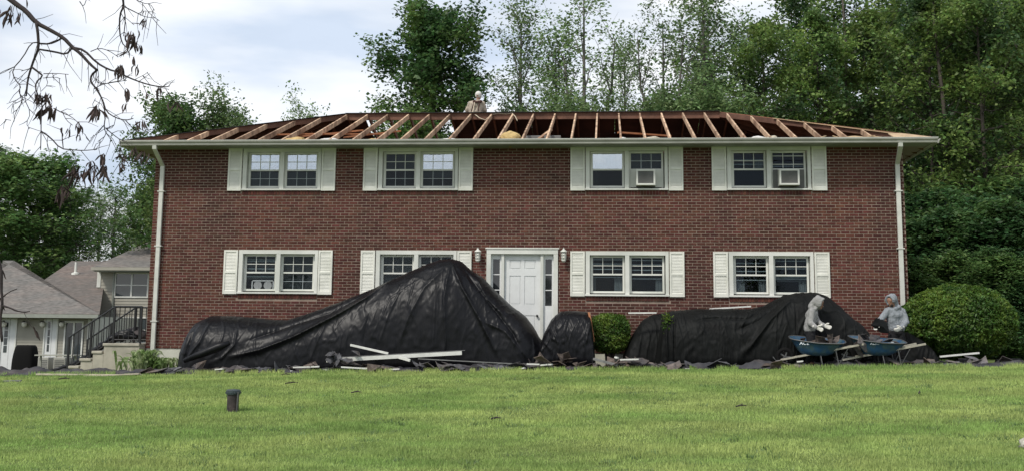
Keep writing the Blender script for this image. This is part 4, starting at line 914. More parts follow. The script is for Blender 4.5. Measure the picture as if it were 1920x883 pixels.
def hand_parts(w, d, side, r=.0105, curl=.6, grip=None, s=1.):
    """palm + four unequal fingers + thumb at wrist w pointing along d; side = thumb direction"""
    w, d, side = Vector(w), Vector(d).normalized(), Vector(side); side = (side-side.dot(d)*d).normalized(); nrm = d.cross(side).normalized()
    out = [(w, w+d*.045*s, .026*s, .034*s, .5, side), (w+d*.04*s, w+d*.078*s, .036*s, .036*s, .45, side)]
    for k, (off, ln) in enumerate(((.028, .068), (.010, .078), (-.009, .072), (-.027, .055))):
        b = w+d*.09*s+side*off*s; c1 = b+(d*math.cos(curl*.5)+nrm*math.sin(curl*.5))*ln*.5*s; c2 = c1+(d*math.cos(curl*1.5)+nrm*math.sin(curl*1.5))*ln*.5*s
        out += [(b, c1, r*s, r*.95*s), (c1, c2, r*.95*s, r*.8*s)]
    b = w+d*.03*s+side*.03*s; c1 = b+(d*.6+side*.8+nrm*.3).normalized()*.04*s; c2 = c1+(d*.9+side*.3+nrm*.5).normalized()*.032*s
    out += [(b, c1, r*1.25*s, r*1.1*s), (c1, c2, r*1.1*s, r*.9*s)]
    return out
def person(name_label, root, J, face, mats, hood=True, cap=False, group=None, gloves=True):
    """J: joint positions; face: unit direction the face looks"""
    t = thing('person', root, name_label, 'person', group)
    V_ = lambda k: Vector(J[k]); f = Vector(face).normalized(); hd = V_('head'); nk = V_('neck'); up = (hd-nk).normalized(); up = (up+Vector((0, 0, .8))).normalized(); f = (f-f.dot(up)*up).normalized(); sd = f.cross(up).normalized()
    ch, hp = V_('chest'), V_('hip'); sL, sR = V_('shL'), V_('shR'); ax = (sL-sR).normalized()
    bp = [(hp+ax*.07, ch+ax*.08, .105, .115, .8, ax), (hp-ax*.07, ch-ax*.08, .105, .115, .8, ax), (ch, nk, .11, .06), (nk, hd-up*.04, .055, .055), (sL, sR, .065, .065),
          (hd+up*.03, hd+up*.03-f*.015, .088, .09, .86, f), (hd-up*.06+f*.02, hd+up*.01+f*.01, .058, .078), (hd-up*.012+f*.085, hd-up*.03+f*.102, .012, .015), (hd-up*.062+f*.078, hd-up*.066+f*.082, .020, .018), (hd-up*.085+f*.055, hd-up*.09+f*.07, .026, .022)]
    for s_ in (-1, 1): bp += [(hd+sd*s_*.078, hd+sd*s_*.084-up*.02-f*.01, .016, .012), (hd+f*.076+sd*s_*.032+up*.018, hd+f*.078+sd*s_*.034+up*.018, .014, .012)]
    for s_ in 'LR':
        bp += [(V_('sh'+s_), V_('el'+s_), .052, .041), (V_('el'+s_), V_('wr'+s_), .040, .027), (V_('hp'+s_), V_('kn'+s_), .082, .056), (V_('kn'+s_), V_('an'+s_), .054, .038), (V_('an'+s_), V_('an'+s_)+Vector(J['toe']), .042, .035)]
        bp += hand_parts(V_('wr'+s_), Vector(J['hd'+s_]), Vector(J['th'+s_]))
    blob('body', bp, 'skin', t, .011, 1)
    # sweatshirt
    m_top, m_leg, m_glove, m_boot = mats; tp = []
    for k in (-1, 0, 1): tp.append((hp+ax*k*.075+Vector((0, 0, .125)), ch+ax*k*.08, .132, .14, .85, ax))
    tp += [(ch, nk-up*.02, .145, .085), (sL-ax*.03, sR+ax*.03, .085, .085), (hp+ax*.07+Vector((0, 0, .085)), hp-ax*.07+Vector((0, 0, .085)), .128, .128)]
    for s_ in 'LR':
        e = V_('el'+s_); tp += [(V_('sh'+s_), e, .076, .066), (e, V_('wr'+s_)*.94+e*.06, .066, .050), (V_('wr'+s_)*.84+e*.16, V_('wr'+s_)*.92+e*.08, .058, .052)]
    if hood:
        # hood shell: built from a ring of lobes leaving the face open
        for a in range(-70, 251, 16):
            r_ = math.radians(a)
            if 200 < a < 340: continue
            p0 = hd+sd*(.092*math.cos(r_))+up*(.018+.108*math.sin(r_))+f*.040; p1 = hd+sd*(.062*math.cos(r_))+up*(.02+.085*math.sin(r_))-f*.085; tp.append((p0, p1, .030, .050))
        tp += [(hd-f*.09+up*.02, nk-f*.06, .085, .085), (nk-sd*.075+f*.03, nk+sd*.075+f*.03, .048, .048), (nk-sd*.08-f*.06, nk+sd*.08-f*.06, .06, .06)]
    top = blob('hoodie' if hood else 'shirt', tp, m_top, t, .013, 3)
    dt_ = bpy.data.textures.get('cloth_fold') or bpy.data.textures.new('cloth_fold', 'CLOUDS'); dt_.noise_scale = .09
    dm = top.modifiers.new('folds', 'DISPLACE'); dm.texture = dt_; dm.strength = .03; dm.mid_level = .5; dm.texture_coords = 'GLOBAL'
    lp = [(hp+ax*.06, hp-ax*.06, .122, .122), (hp+ax*.05+Vector((0, 0, .07)), hp-ax*.05+Vector((0, 0, .07)), .11, .11)]
    for s_ in 'LR': lp += [(V_('hp'+s_), V_('kn'+s_), .108, .080), (V_('kn'+s_), V_('an'+s_)+Vector((0, 0, .03)), .080, .068)]
    tr = blob('trousers', lp, m_leg, t, .015, 2); dm = tr.modifiers.new('folds', 'DISPLACE'); dm.texture = dt_; dm.strength = .03; dm.texture_coords = 'GLOBAL'
    for s_ in 'LR':
        blob('boot', [(V_('an'+s_)+Vector((0, 0, .04)), V_('an'+s_)-Vector((0, 0, .02)), .058, .052), (V_('an'+s_)-Vector((0, 0, .03)), V_('an'+s_)+Vector(J['toe'])*1.25-Vector((0, 0, .015)), .050, .045)], m_boot, t, .014, 1)
        if gloves: g_ = blob('glove', [(a[0], a[1], a[2]+.005, a[3]+.005)+tuple(a[4:]) for a in hand_parts(V_('wr'+s_), Vector(J['hd'+s_]), Vector(J['th'+s_]), r=.0125, s=1.08)]+[(V_('wr'+s_)-Vector(J['hd'+s_]).normalized()*.05, V_('wr'+s_), .036, .034)], m_glove, t, .0085, 1)
    if cap:
        blob('cap', [(hd+up*.035, hd+up*.05-f*.01, .105, .10), (hd+up*.04+f*.07, hd+up*.03+f*.14, .05, .045, .3, sd)], 'cap_white', t, .012, 1)
    return t, dict(f=f, up=up, sd=sd, hd=hd, nk=nk)
def JW(px, py, y): return tuple(W(px, py, y))
# worker bending over the first barrow (faces right)
yw = -2.38; gL = float(G(7.1, yw))
J = dict(head=JW(1536, 568, yw-.05), neck=JW(1527, 577, yw), chest=JW(1522, 590, yw), hip=JW(1518, 622, yw), shL=JW(1524, 583, yw+.17), shR=JW(1522, 584, yw-.17), elR=JW(1519, 605, yw-.24), wrR=JW(1530, 613, yw-.36), elL=JW(1533, 603, yw+.06), wrL=JW(1545, 610, yw-.16),
         hdR=(.8, -.3, -.35), thR=(.2, -.2, .9), hdL=(.9, -.3, -.3), thL=(.2, 0, .9), hpL=JW(1520, 627, yw+.09), hpR=JW(1519, 627, yw-.09), knL=JW(1530, 654, yw+.10), knR=JW(1524, 656, yw-.10), toe=(.15, 0, -.03))
for s_, dx in (('L', 1524), ('R', 1514)): q = JW(dx, 680, yw+(.1 if s_ == 'L' else -.1)); J['an'+s_] = (q[0], q[1], gL+.10)
t1, _ = person('person in a pale grey hoodie and white gloves bending over the left blue wheelbarrow', (J['hip'][0], yw, gL), J, (.93, -.30, -.42), ('hoodie', 'trousers', 'glove', 'boot'))
# worker by the round bush (faces left, towards the camera)
yw = -2.1; gL = float(G(8.8, yw))
J = dict(head=JW(1671, 564, yw-.05), neck=JW(1676, 577, yw), chest=JW(1678, 589, yw), hip=JW(1681, 622, yw), shR=JW(1664, 582, yw-.06), shL=JW(1692, 583, yw+.05), elR=JW(1652, 598, yw-.16), wrR=JW(1643, 606, yw-.34), elL=JW(1699, 603, yw-.06), wrL=JW(1690, 614, yw-.28),
         hdR=(-.2, -.3, -.9), thR=(.8, -.3, .2), hdL=(-.75, -.35, -.35), thL=(.0, -.3, .9), hpL=JW(1688, 628, yw+.02), hpR=JW(1674, 628, yw-.02), knL=JW(1692, 655, yw-.02), knR=JW(1673, 655, yw-.05), toe=(-.10, -.12, -.03))
for s_, dx in (('L', 1692), ('R', 1675)): q = JW(dx, 680, yw+(.05 if s_ == 'L' else -.05)); J['an'+s_] = (q[0], q[1], gL+.10)
t2, inf = person('person in a blue grey hoodie holding a shingle sheet beside the big round bush', (J['hip'][0], yw, gL), J, (-.78, -.62, -.08), ('hoodie_blue', 'trousers', 'glove', 'boot'))
blob('beard', [(inf['hd']-inf['up']*.085+inf['f']*.05-inf['sd']*.03, inf['hd']-inf['up']*.085+inf['f']*.05+inf['sd']*.03, .034, .034)], 'dark_beard', t2, .01, 1)
blob('shirt_sleeve', [(Vector(J['elR']), Vector(J['wrR'])*.75+Vector(J['elR'])*.25, .068, .058)], 'trousers', t2, .012, 1)
# roofer kneeling behind the ridge, back to the camera
yr = 4.45; zr = front_z(2*RY-yr)
J = dict(head=JW(897, 181, yr), neck=JW(896, 191, yr), chest=JW(893, 198, yr), hip=JW(891, 217, yr), shL=JW(882, 195, yr), shR=JW(905, 195, yr), elL=JW(876, 207, yr+.05), wrL=JW(878, 219, yr+.22), elR=JW(909, 207, yr+.05), wrR=JW(908, 219, yr+.2),
         hdR=(-.2, .5, -.8), thR=(-.8, 0, 0), hdL=(.2, .5, -.8), thL=(.8, 0, 0), hpL=JW(885, 220, yr+.03), hpR=JW(898, 220, yr+.03), toe=(0, -.12, -.02))
for s_, dx in (('L', -.16), ('R', .16)):
    hx = J['hip'][0]+dx; J['kn'+s_] = (hx, yr+.42, front_z(2*RY-yr-.42)+.10); J['an'+s_] = (hx, yr+.12, front_z(2*RY-yr-.1)+.06)
t3, inf = person('person in a beige shirt, white cap and safety harness kneeling behind the roof ridge', (J['hip'][0], yr, zr), J, (.15, .95, -.25), ('beige_shirt', 'brown_trousers', 'glove', 'boot'), hood=False, cap=True)
c = Vector(J['chest']); nk = Vector(J['neck']); hp = Vector(J['hip']); m = MB(); yy = yr-.19
sL, sR = Vector(J['shL']), Vector(J['shR'])
m.tube([nk+Vector((-.12, -.12, -.02)), nk+Vector((0, -.17, -.05)), nk+Vector((.14, -.12, -.02))], .035, 8)
m.tube([nk+Vector((-.08, -.15, -.03)), c+Vector((-.09, -.19, -.1)), hp+Vector((-.10, -.17, .08))], .016, 6); m.tube([nk+Vector((.08, -.15, -.03)), c+Vector((.09, -.19, -.1)), hp+Vector((.12, -.17, .08))], .016, 6)
m.build('harness', 'strap', t3)
rp = [JW(890, 193, yr-.22), JW(888, 203, yr-.26), JW(886, 214, yr-.36), JW(893, 217, RY-.1), JW(899, 222, RY-.35), JW(910, 226, RY-.45), JW(916, 221, RY-.25), JW(921, 215.5, RY-.03), JW(935, 213.5, RY-.03), JW(950, 214.5, RY-.03), JW(960, 213, RY-.05), JW(966, 219, RY-.3), JW(970, 227, RY-.6)]
m = MB(); m.tube(rp, .014, 6); tag(m.build('safety_rope', 'rope', smooth=True), 'beige safety rope looping from the roofer along the ridge', 'rope')
# ------------------------------------------------------------------ neighbouring houses
def hipface(mb, pts): mb.poly(pts, [tuple(range(len(pts)))])
def siding_wall(x0, x1, z0, z1, y, ops, parent, mt='siding', lap=.115):
    m = MB(); z = z0
    while z < z1:
        zz = min(z+lap, z1); segs = [(x0, x1)]
        for o in ops:
            if z < o[3] and zz > o[2]:
                new = []
                for s, e in segs:
                    if e <= o[0] or s >= o[1]: new.append((s, e))
                    else:
                        if s < o[0]: new.append((s, o[0]))
                        if e > o[1]: new.append((o[1], e))
                segs = new
        for s, e in segs: m.poly([(s, y-.022, z), (e, y-.022, z), (e, y-.004, zz), (s, y-.004, zz), (s, y, z), (e, y, z)], [(0, 1, 2, 3), (4, 5, 1, 0)])
        z = zz
    return tag(m.build('siding', mt, parent), kind='stuff')
def simple_window(x0, x1, z0, z1, y, parent, panes=2, rail=True, fr='white_trim', t=.06, glass='far_glass'):
    m = MB(); m.box((x0-t, y-.05, z0-t), (x0, y+.04, z1+t)); m.box((x1, y-.05, z0-t), (x1+t, y+.04, z1+t)); m.box((x0, y-.05, z1), (x1, y+.04, z1+t)); m.box((x0, y-.05, z0-t), (x1, y+.04, z0))
    for k in range(1, panes): xx = x0+(x1-x0)*k/panes; m.box((xx-t*.6, y-.045, z0), (xx+t*.6, y+.03, z1))
    if rail: m.box((x0, y-.035, (z0+z1)/2-.02), (x1, y+.0, (z0+z1)/2+.02))
    w = m.build('window', fr, parent)
    for k in range(panes):
        for j in range(2 if rail else 1):
            zA = z0+(z1-z0)*j/(2 if rail else 1); zB = z0+(z1-z0)*(j+1)/(2 if rail else 1); MB().box((x0+(x1-x0)*k/panes, y-.01, zA), (x0+(x1-x0)*(k+1)/panes-.001, y, zB-.001)).build('pane', glass, w)
    return w
yA = 16.0
na = thing('neighbour_house', (-24, yA, -.4), 'low grey-beige neighbouring house with white doors and brown hip roof', 'house')
X = lambda px, py=600, y=yA: float(W(px, py, y)[0]); Z = lambda px, py, y=yA: float(W(px, py, y)[2])
xr = X(172); zE = Z(90, 592); zg = Z(20, 700)-.15
d1 = (X(6), X(31), zg, Z(20, 594)); d2 = (X(87), X(108), zg, Z(97, 592)); sd_ = (X(123), X(158), zg, Z(140, 602))
siding_wall(X(-90), xr, zg, zE+.1, yA, [d1, d2, (sd_[0], sd_[1], sd_[2], sd_[3])], na)
MB().box((X(-90), yA+.002, zg-.3), (xr-.01, yA+.1, zE+.1)).build('wall', 'siding', na)
m = MB(); m.box((xr-.13, yA-.04, zg), (xr+.02, yA-.023, zE)); m.box((xr, yA-.04, zg), (xr+.02, yA+9, zE)); m.build('corner_trim', 'white_trim', na)
MB().box((xr-.01, yA+.1, zg), (xr-.0005, yA+9, zE)).build('wall', 'siding', na)
for (a, b_, z0_, z1_) in (d1, d2):
    m = MB(); m.box((a-.06, yA-.05, z0_), (a, yA+.05, z1_+.08)); m.box((b_, yA-.05, z0_), (b_+.06, yA+.05, z1_+.08)); m.box((a, yA-.05, z1_), (b_, yA+.05, z1_+.08)); fr = m.build('door_frame', 'white_trim', na)
    mid_ = a+(b_-a)*.56; m = MB(); m.box((a, yA-.02, z0_), (mid_, yA, z1_)); m.box((mid_+.02, yA-.035, z0_), (b_, yA-.01, z1_)); dr_ = m.build('door', 'door_paint', na)
    for q in range(4):
        zz = z1_-.22-q*.30; MB().box((a+.10, yA-.03, zz-.27), (mid_-.07, yA-.019, zz)).build('pane', 'far_glass', dr_)
simple_window(sd_[0]+.05, sd_[1]-.05, sd_[2]+.05, sd_[3]-.05, yA-.01, na, panes=2, rail=False, t=.06)
for px, bl in ((8, 0), (46, 1), (80, 1), (116, 0)):
    c = W(px, 606, yA-.1); l = MB().lathe((c[0]-.05, yA-.06, c[2]), [(.02, -.10), (.07, -.06), (.075, .06), (.03, .11)], 10).build('porch_light', 'black_metal' , na); MB().lathe((c[0]+.02, yA-.16, c[2]-.03), [(.03, -.11), (.10, -.05), (.11, .05), (.05, .10)], 10).build('light_globe', 'lamp_glass', l)
# roof A: front slope with hips, plus wing roof behind (valley)
yE = yA-.55; eL = (X(-120, 590, yE), yE, Z(-20, 581, yE)); zE_ = Z(90, 587, yE)
yRg = yA+5.2; apex = W(5, 488, yRg)
eR = (X(186, 590, yE), yE, zE_)
def slab(pts, t, nm, mt, par):
    P_ = [Vector(p) for p in pts]; n = len(P_); Q = P_+[p-Vector((0, 0, t)) for p in P_]; return MB().poly(Q, [tuple(range(n)), tuple(range(n, 2*n))[::-1]]+[(i+n, (i+1) % n+n, (i+1) % n, i) for i in range(n)]).build(nm, mt, par)
slab([(eL[0], yE, zE_), eR, tuple(apex), (eL[0], yRg, apex[2])], .10, 'roof', 'far_roof', na)
m = MB(); m.box((eL[0], yE-.10, zE_-.17), (eR[0], yE-.01, zE_-.03)); m.build('gutter', 'soffit_paint', na); m = MB(); m.box((eL[0], yE, zE_-.16), (eR[0]-.05, yA, zE_-.12)); m.build('soffit', 'soffit_paint', na)
# house B: brown roof behind with vent pipe
yB1, yB2 = yE+.12, yA+11.
nb = thing('neighbour_house', (-22, yB1, -.4), 'neighbouring house behind the low one, reddish brown roof with white vent pipe', 'house')
pB = [W(185, 592, yB1), W(20, 592, yB1), W(72, 516, yB2-2), W(134, 489, yB2), W(215, 491, yB2), W(215, 560, yB1+1)]
zb1 = zE_-.06; zb2 = float(W(134, 489, yB2)[2])
xa = float(W(-12, 592, yB1)[0]); xb = float(W(186, 592, yB1)[0]); xc = float(W(134, 489, yB2)[0]); xd = float(W(212, 490, yB2)[0])
slab([(xa, yB1, zb1), (xb, yB1, zb1), (xd-.3, yB2, zb2), (xc, yB2, zb2)], .14, 'roof', 'brown_roof', nb)
slab([(xa, yB1, zb1), (xc, yB2, zb2), (xa, 2*yB2-yB1, zb1)], .14, 'roof', 'brown_roof', nb)
MB().box((xa+.6, yB1+1.6, -1.2), (xb-.7, yB1+4, zb1-.05)).build('wall', 'siding', nb)
yv = yB1+8.2; vp = W(141, 522, yv); zv = zb1+(zb2-zb1)*8.2/(yB2-yB1)
m = MB(); m.lathe((vp[0], yv, zv-.1), [(.20, .02), (.18, .14), (.07, .18), (.065, .2), (.06, .65)], 10); m.build('vent_pipe', 'white_trim', nb)
# house C: two-storey
yC = 20.6
nc = thing('neighbour_house', (-24, yC, -.4), 'two-storey grey neighbouring house with paired white windows beside the brick house', 'house')
xc0 = X(184, 520, yC); xc1 = X(330, 520, yC); ze = Z(240, 503, yC); zg = -1.2
w1 = (X(218, 530, yC), X(277, 530, yC), Z(240, 555, yC), Z(240, 513, yC)); w2 = (X(216, 620, yC), X(275, 620, yC), Z(240, 640, yC), Z(240, 596, yC))
siding_wall(xc0, xc1, zg, ze, yC, [w1, w2], nc, lap=.14)
MB().box((xc0, yC+.002, zg), (xc1, yC+.1, ze)).build('wall', 'siding', nc); MB().box((xc0, yC+.1, zg), (xc0+.1, yC+10, ze)).build('wall', 'siding', nc)
simple_window(*w1, yC, nc, 2); simple_window(*w2, yC, nc, 2)
m = MB(); m.box((xc0-.03, yC-.04, Z(190, 538, yC)), (xc0+.14, yC-.024, ze)); m.build('corner_trim', 'white_trim', nc); m = MB(); m.tube([(xc0+.75, yC-.06, zg), (xc0+.75, yC-.06, ze)], .05, 6); m.build('downspout', 'soffit_paint', nc)
yEc = yC-.6; e0 = (X(175, 500, yEc), yEc, Z(240, 500, yEc)); yRc = yC+5.; rp_ = W(294, 446, yRc); xr_ = float(rp_[0])
slab([e0, (xc1+2, yEc, e0[2]), (xc1+2, yRc, rp_[2]), tuple(rp_)], .12, 'roof', 'far_roof', nc); slab([e0, tuple(rp_), (e0[0], 2*yRc-yEc, e0[2])], .12, 'roof', 'far_roof', nc)
m = MB(); m.box((e0[0]-.05, yEc-.12, e0[2]-.15), (xc1+2, yEc-.01, e0[2]-.02)); m.build('gutter', 'siding', nc); MB().box((e0[0]+.02, yEc, e0[2]-.2), (xc1+1, yC, e0[2]-.15)).build('soffit', 'soffit_paint', nc)
# covered grill, condensers, table
yG = 13.5; gz_ = float(W(45, 694, yG)[2])
g = thing('covered_grill', (X(46, 690, yG), yG, gz_), 'barbecue grill under a black fabric cover by the white door', 'grill')
xa, xb = X(25, 690, yG), X(68, 690, yG); zt_ = float(W(45, 646, yG)[2]); V = []; n = 24; rows = [(0, 1.), (.3, 1.0), (.55, .97), (.75, .90), (.93, .80), (1., .66)]
for (t_, s_) in rows:
    for k in range(n):
        a = 2*math.pi*k/n; u = np.sign(math.cos(a))*abs(math.cos(a))**.5; v_ = np.sign(math.sin(a))*abs(math.sin(a))**.5; V.append(((xa+xb)/2+u*(xb-xa)/2*s_+.012*math.sin(5*a), yG+v_*.32*s_, gz_-.25+(zt_-gz_+.25)*t_))
F = [(j*n+i, j*n+(i+1) % n, (j+1)*n+(i+1) % n, (j+1)*n+i) for j in range(len(rows)-1) for i in range(n)]+[tuple(range((len(rows)-1)*n, len(rows)*n))]
link('cover', mesh('cover', V, F, 'rubber', True), g)
for px0, px1, lab in ((77, 97, 'grey air conditioning condenser beside the covered grill'), (106, 128, 'grey air conditioning condenser before the sliding door')):
    xa, xb = X(px0, 690, yG), X(px1, 690, yG); zt_ = float(W(90, 669, yG)[2]); t = thing('condenser_unit', ((xa+xb)/2, yG, gz_), lab, 'condenser', 'condenser units by the neighbouring house')
    m = MB(); m.box((xa, yG-.3, gz_-.3), (xb, yG+.3, zt_)); m.build('cabinet', 'gutter_metal', t, bevel=.02)
    m = MB()
    for q in range(10): zz = gz_-.2+(zt_-gz_+.15)*q/10; m.box((xa+.05, yG-.315, zz), (xb-.05, yG-.3005, zz+.02))
    m.build('louver', 'board_grey', t)
t = thing('patio_table', (X(110, 690, yG-1), yG-1, gz_), 'pale patio table top in front of the condenser units', 'table'); zt_ = float(W(100, 664, yG-1)[2]); xa, xb = X(73, 690, yG-1), X(146, 690, yG-1)
MB().box((xa, yG-1.4, zt_-.04), (xb, yG-.7, zt_)).build('tabletop', 'gutter_metal', t)
for x_ in (xa+.08, xb-.08): MB().box((x_-.03, yG-1.1, gz_-.4), (x_+.03, yG-1.04, zt_-.041)).build('leg', 'gutter_metal', t)
# bit of a parked car far right
yc_ = 30.; p = W(1908, 652, yc_); cx0 = p[0]; zc = float(W(1915, 651, yc_)[2])-.05
car = thing('parked_car', (cx0+2, yc_, zc), 'dark parked car whose front peeks out at the right edge beyond the bush', 'car')
prof = [(0, .28), (.05, .72), (.35, .86), (1.15, .98), (1.75, 1.42), (3.2, 1.45), (3.9, 1.05), (4.4, .95), (4.5, .3)]
for_, V, F = [], [], []
for yy, s_ in ((-.86, .93), (-.80, 1.), (.80, 1.), (.86, .93)): V += [(cx0+x*1.0, yc_+yy, zc+z*s_+.0) for x, z in prof]
n = len(prof)
for j in range(3): F += [(j*n+i, j*n+i+1, (j+1)*n+i+1, (j+1)*n+i) for i in range(n-1)]
F += [tuple(range(n)), tuple(range(3*n, 4*n))[::-1]]
link('body', mesh('body', V, F, 'car_paint', False), car)
for x_ in (.85, 3.6):
    for yy in (-.84, .70): MB().lathe((cx0+x_, yc_+yy, zc+.32), [(.20, 0), (.32, .02), (.33, .1), (.32, .18)], 18, 'y').build('wheel', 'rubber', car)
MB().box((cx0-.02, yc_-.88, zc+.52), (cx0+.22, yc_-.60, zc+.74)).build('headlight', 'lamp_glass', car, bevel=.03)
MB().box((cx0+1.4, yc_-.88, zc+1.0), (cx0+3.3, yc_-.82, zc+1.34)).build('window', 'far_glass', car, bevel=.02)
# ------------------------------------------------------------------ foliage
def leaf_mesh(name, C, size, mt, flat=.35, asp=.62, seed=1, droop=0., normal=None, nb=.0):
    """one small folded diamond leaf at every centre"""
    rg = np.random.default_rng(seed); n = len(C); s = size*(.6+.8*rg.random(n)); az = rg.random(n)*2*np.pi
    d = np.stack([np.cos(az), np.sin(az), rg.normal(-droop, flat, n)], 1); d /= np.linalg.norm(d, axis=1)[:, None]
    u = rg.normal(0, .6, (n, 3)); u[:, 2] += 1
    if normal is not None: u += normal*nb
    w = np.cross(d, u); w /= np.linalg.norm(w, axis=1)[:, None]+1e-9; nr = np.cross(w, d)
    V = np.empty((n, 4, 3)); V[:, 0] = C-d*(s*.5)[:, None]; V[:, 1] = C+w*(s*asp*.5)[:, None]+nr*(s*.10)[:, None]; V[:, 2] = C+d*(s*.5)[:, None]-np.array([0, 0, 1])*(s*.12)[:, None]; V[:, 3] = C-w*(s*asp*.5)[:, None]+nr*(s*.10)[:, None]
    return mesh(name, V.reshape(-1, 3), np.arange(n*4).reshape(-1, 4), mt, False)
def grow(seed, H, r0, spread, clear, nb, up=.5, lean=0., sub=5, stems=1, top=.9, shape='round', wob=.05):
    """skeleton: list of polylines with radii + tips for leaf clumps"""
    rg = np.random.default_rng(seed); lines = []; tips = []
    for s in range(stems):
        a0 = rg.random()*6.28; tilt = (0. if stems == 1 else rg.uniform(.06, .2))
        b = np.array([math.cos(a0), math.sin(a0), 0])*tilt*H; b[0] += lean*H; P = []
        for k in range(9):
            t = k/8; P.append(np.array([b[0]*t+wob*H*.12*math.sin(3.1*t+seed+s)*t, b[1]*t+wob*H*.12*math.cos(2.3*t+seed)*t, H*top*t*(1 if s == 0 else rg.uniform(.85, 1))]))
        R = [r0*(1-.86*k/8)/(stems**.4) for k in range(9)]; lines.append((P, R))
        for i in range(nb//stems):
            t = clear+(1-clear)*((i+rg.random())/(nb/stems))**.9; t = min(t, .98); f = t*8; k = int(f); p = P[k]+(P[min(k+1, 8)]-P[k])*(f-k)
            q = (t-clear)/(1-clear)
            env = {'round': math.sqrt(max(.02, 1-(2*q-.85)**2*.85)), 'cone': 1-.8*q, 'column': .9-.3*abs(q-.4), 'vase': .35+.75*q if q < .8 else 1.15-.5*q}[shape]
            ln = spread*env*rg.uniform(.65, 1.1); az = i*2.4+rg.random(); u = up*(.4+q)
            d = np.array([math.cos(az), math.sin(az), u]); d /= np.linalg.norm(d); B = [p]; dd = d.copy(); st = ln/5
            for j in range(5): dd = dd+rg.normal(0, .16, 3)+np.array([0, 0, .05]); dd /= np.linalg.norm(dd); B.append(B[-1]+dd*st)
            rb = max(.012, R[k]*.42); lines.append((B, [rb*(1-.85*j/5) for j in range(6)])); tips += [(B[5], ln), (B[4], ln), (B[3], ln)]
            for j in range(sub):
                w = rg.integers(1, 6); e = B[w]; az2 = rg.random()*6.28; d2 = dd*.6+np.array([math.cos(az2), math.sin(az2), rg.uniform(-.3, .7)]); d2 /= np.linalg.norm(d2); l2 = ln*rg.uniform(.25, .5)
                e2 = e+d2*l2*.5+rg.normal(0, .03*l2, 3); e3 = e2+(d2+np.array([0, 0, .1]))*l2*.5; lines.append(([e, e2, e3], [rb*.4, rb*.28, rb*.12])); tips += [(e3, l2), (e2, l2)]
    return lines, tips
def wood_mesh(name, lines, mt, nside=5, minr=0.):
    m = MB()
    for P, R in lines:
        if R[0] < minr: continue
        m.tube([tuple(p) for p in P], R, nside if R[0] > .03 else 3, cap=False)
    return mesh(name, m.v, m.f, mt, True)
def tree_proto(seed, H, r0, spread, clear, nb, mt, leaves, lsize, clump=.32, bark='bark', keep=1., asp=.62, flat=.35, **k):
    lines, tips = grow(seed, H, r0, spread, clear, nb, **k); rg = np.random.default_rng(seed+5); T = np.array([t[0] for t in tips])
    T = T[rg.random(len(T)) < keep]; per = max(1, leaves//len(T)); C = np.repeat(T, per, 0)
    sub_ = np.repeat(rg.normal(0, 1, (len(T)*3, 3)), max(1, per//3)+1, 0)[:len(C)]*clump*.55 if per > 6 else 0
    C = C+sub_+rg.normal(0, 1, (len(C), 3))*np.array([1, 1, .62])*clump*.62
    return leaf_mesh('crown', C, lsize, mt, seed=seed, asp=asp, flat=flat), wood_mesh('trunk', lines, bark)
def plant_tree(proto, loc, rz, s, label, group, sz=None, name='tree', cat='tree'):
    t = thing(name, loc, label, cat, group); t.rotation_euler = (0, 0, rz); t.scale = (s, s, s*(sz or 1))
    for nm, me in (('crown', proto[0]), ('trunk', proto[1])):
        o = bpy.data.objects.new(nm, me); COL.objects.link(o); o.parent = t
    return t
def at(px, y, py=None): q = W(px, 600, y); return float(q[0])
def zg_(x, y): return float(G(x, y))-.05
PR = {
 'big': tree_proto(11, 15, .30, 3.3, .22, 46, 'leaf_dark', 38000, .185, clump=.36, up=.35, sub=6, shape='round'),
 'round': tree_proto(12, 11, .22, 3.2, .30, 34, 'leaf_mid', 21000, .18, clump=.36, up=.5, sub=6, shape='round'),
 'tall': tree_proto(13, 18, .26, 3.2, .30, 44, 'leaf_forest', 13000, .22, clump=.36, up=.3, sub=6, shape='column'),
 'tall2': tree_proto(14, 18, .22, 3.6, .15, 46, 'leaf_forest', 14500, .22, clump=.36, up=.15, sub=6, shape='round'),
 'sparse': tree_proto(15, 17, .27, 2.7, .28, 34, 'leaf_pale', 5200, .17, clump=.36, bark='bark_grey', up=1.5, sub=7, shape='vase', keep=.75),
 'sparse2': tree_proto(16, 17, .34, 3.0, .22, 36, 'leaf_pale', 5200, .17, clump=.36, bark='bark_grey', up=1.8, sub=7, shape='vase', stems=3, keep=.7),
 'thin': tree_proto(17, 17, .19, 1.8, .45, 26, 'leaf_mid', 6500, .15, clump=.4, bark='bark_grey', up=1.2, sub=5, shape='column', keep=.8),
 'under': tree_proto(18, 5, .06, 2.2, .05, 34, 'leaf_under', 16000, .16, clump=.24, up=.12, sub=6, shape='cone', asp=.5, flat=.18),
 'sap': tree_proto(20, 9, .09, 2.0, .25, 34, 'leaf_pale', 14000, .13, clump=.30, up=.8, sub=7, shape='vase', keep=.8),
 'bushy': tree_proto(19, 4.5, .07, 2.1, .04, 30, 'leaf_mid', 12000, .15, clump=.30, up=.5, sub=6, shape='round'),
}
TG2 = 'trees behind the brick house'; LG = 'trees beyond the neighbouring houses'; RG_ = 'dark woodland trees right of the brick house'; UG = 'low understory growth right of the brick house'; BG = 'saplings showing just over the roof'
def tree(p, px, y, top_py, label, group, rz=0., wide=1.):
    x = at(px, y); H = {'big': 15, 'round': 11, 'tall': 18, 'tall2': 18, 'sparse': 17, 'sparse2': 17, 'thin': 17, 'under': 5, 'bushy': 4.5, 'sap': 9}[p]
    zb = zg_(x, y); zt = float(W(px, top_py, y)[2]); s = (zt-zb)/(H*1.02); return plant_tree(PR[p], (x, y, zb), rz, s*wide, label, group, 1/wide)
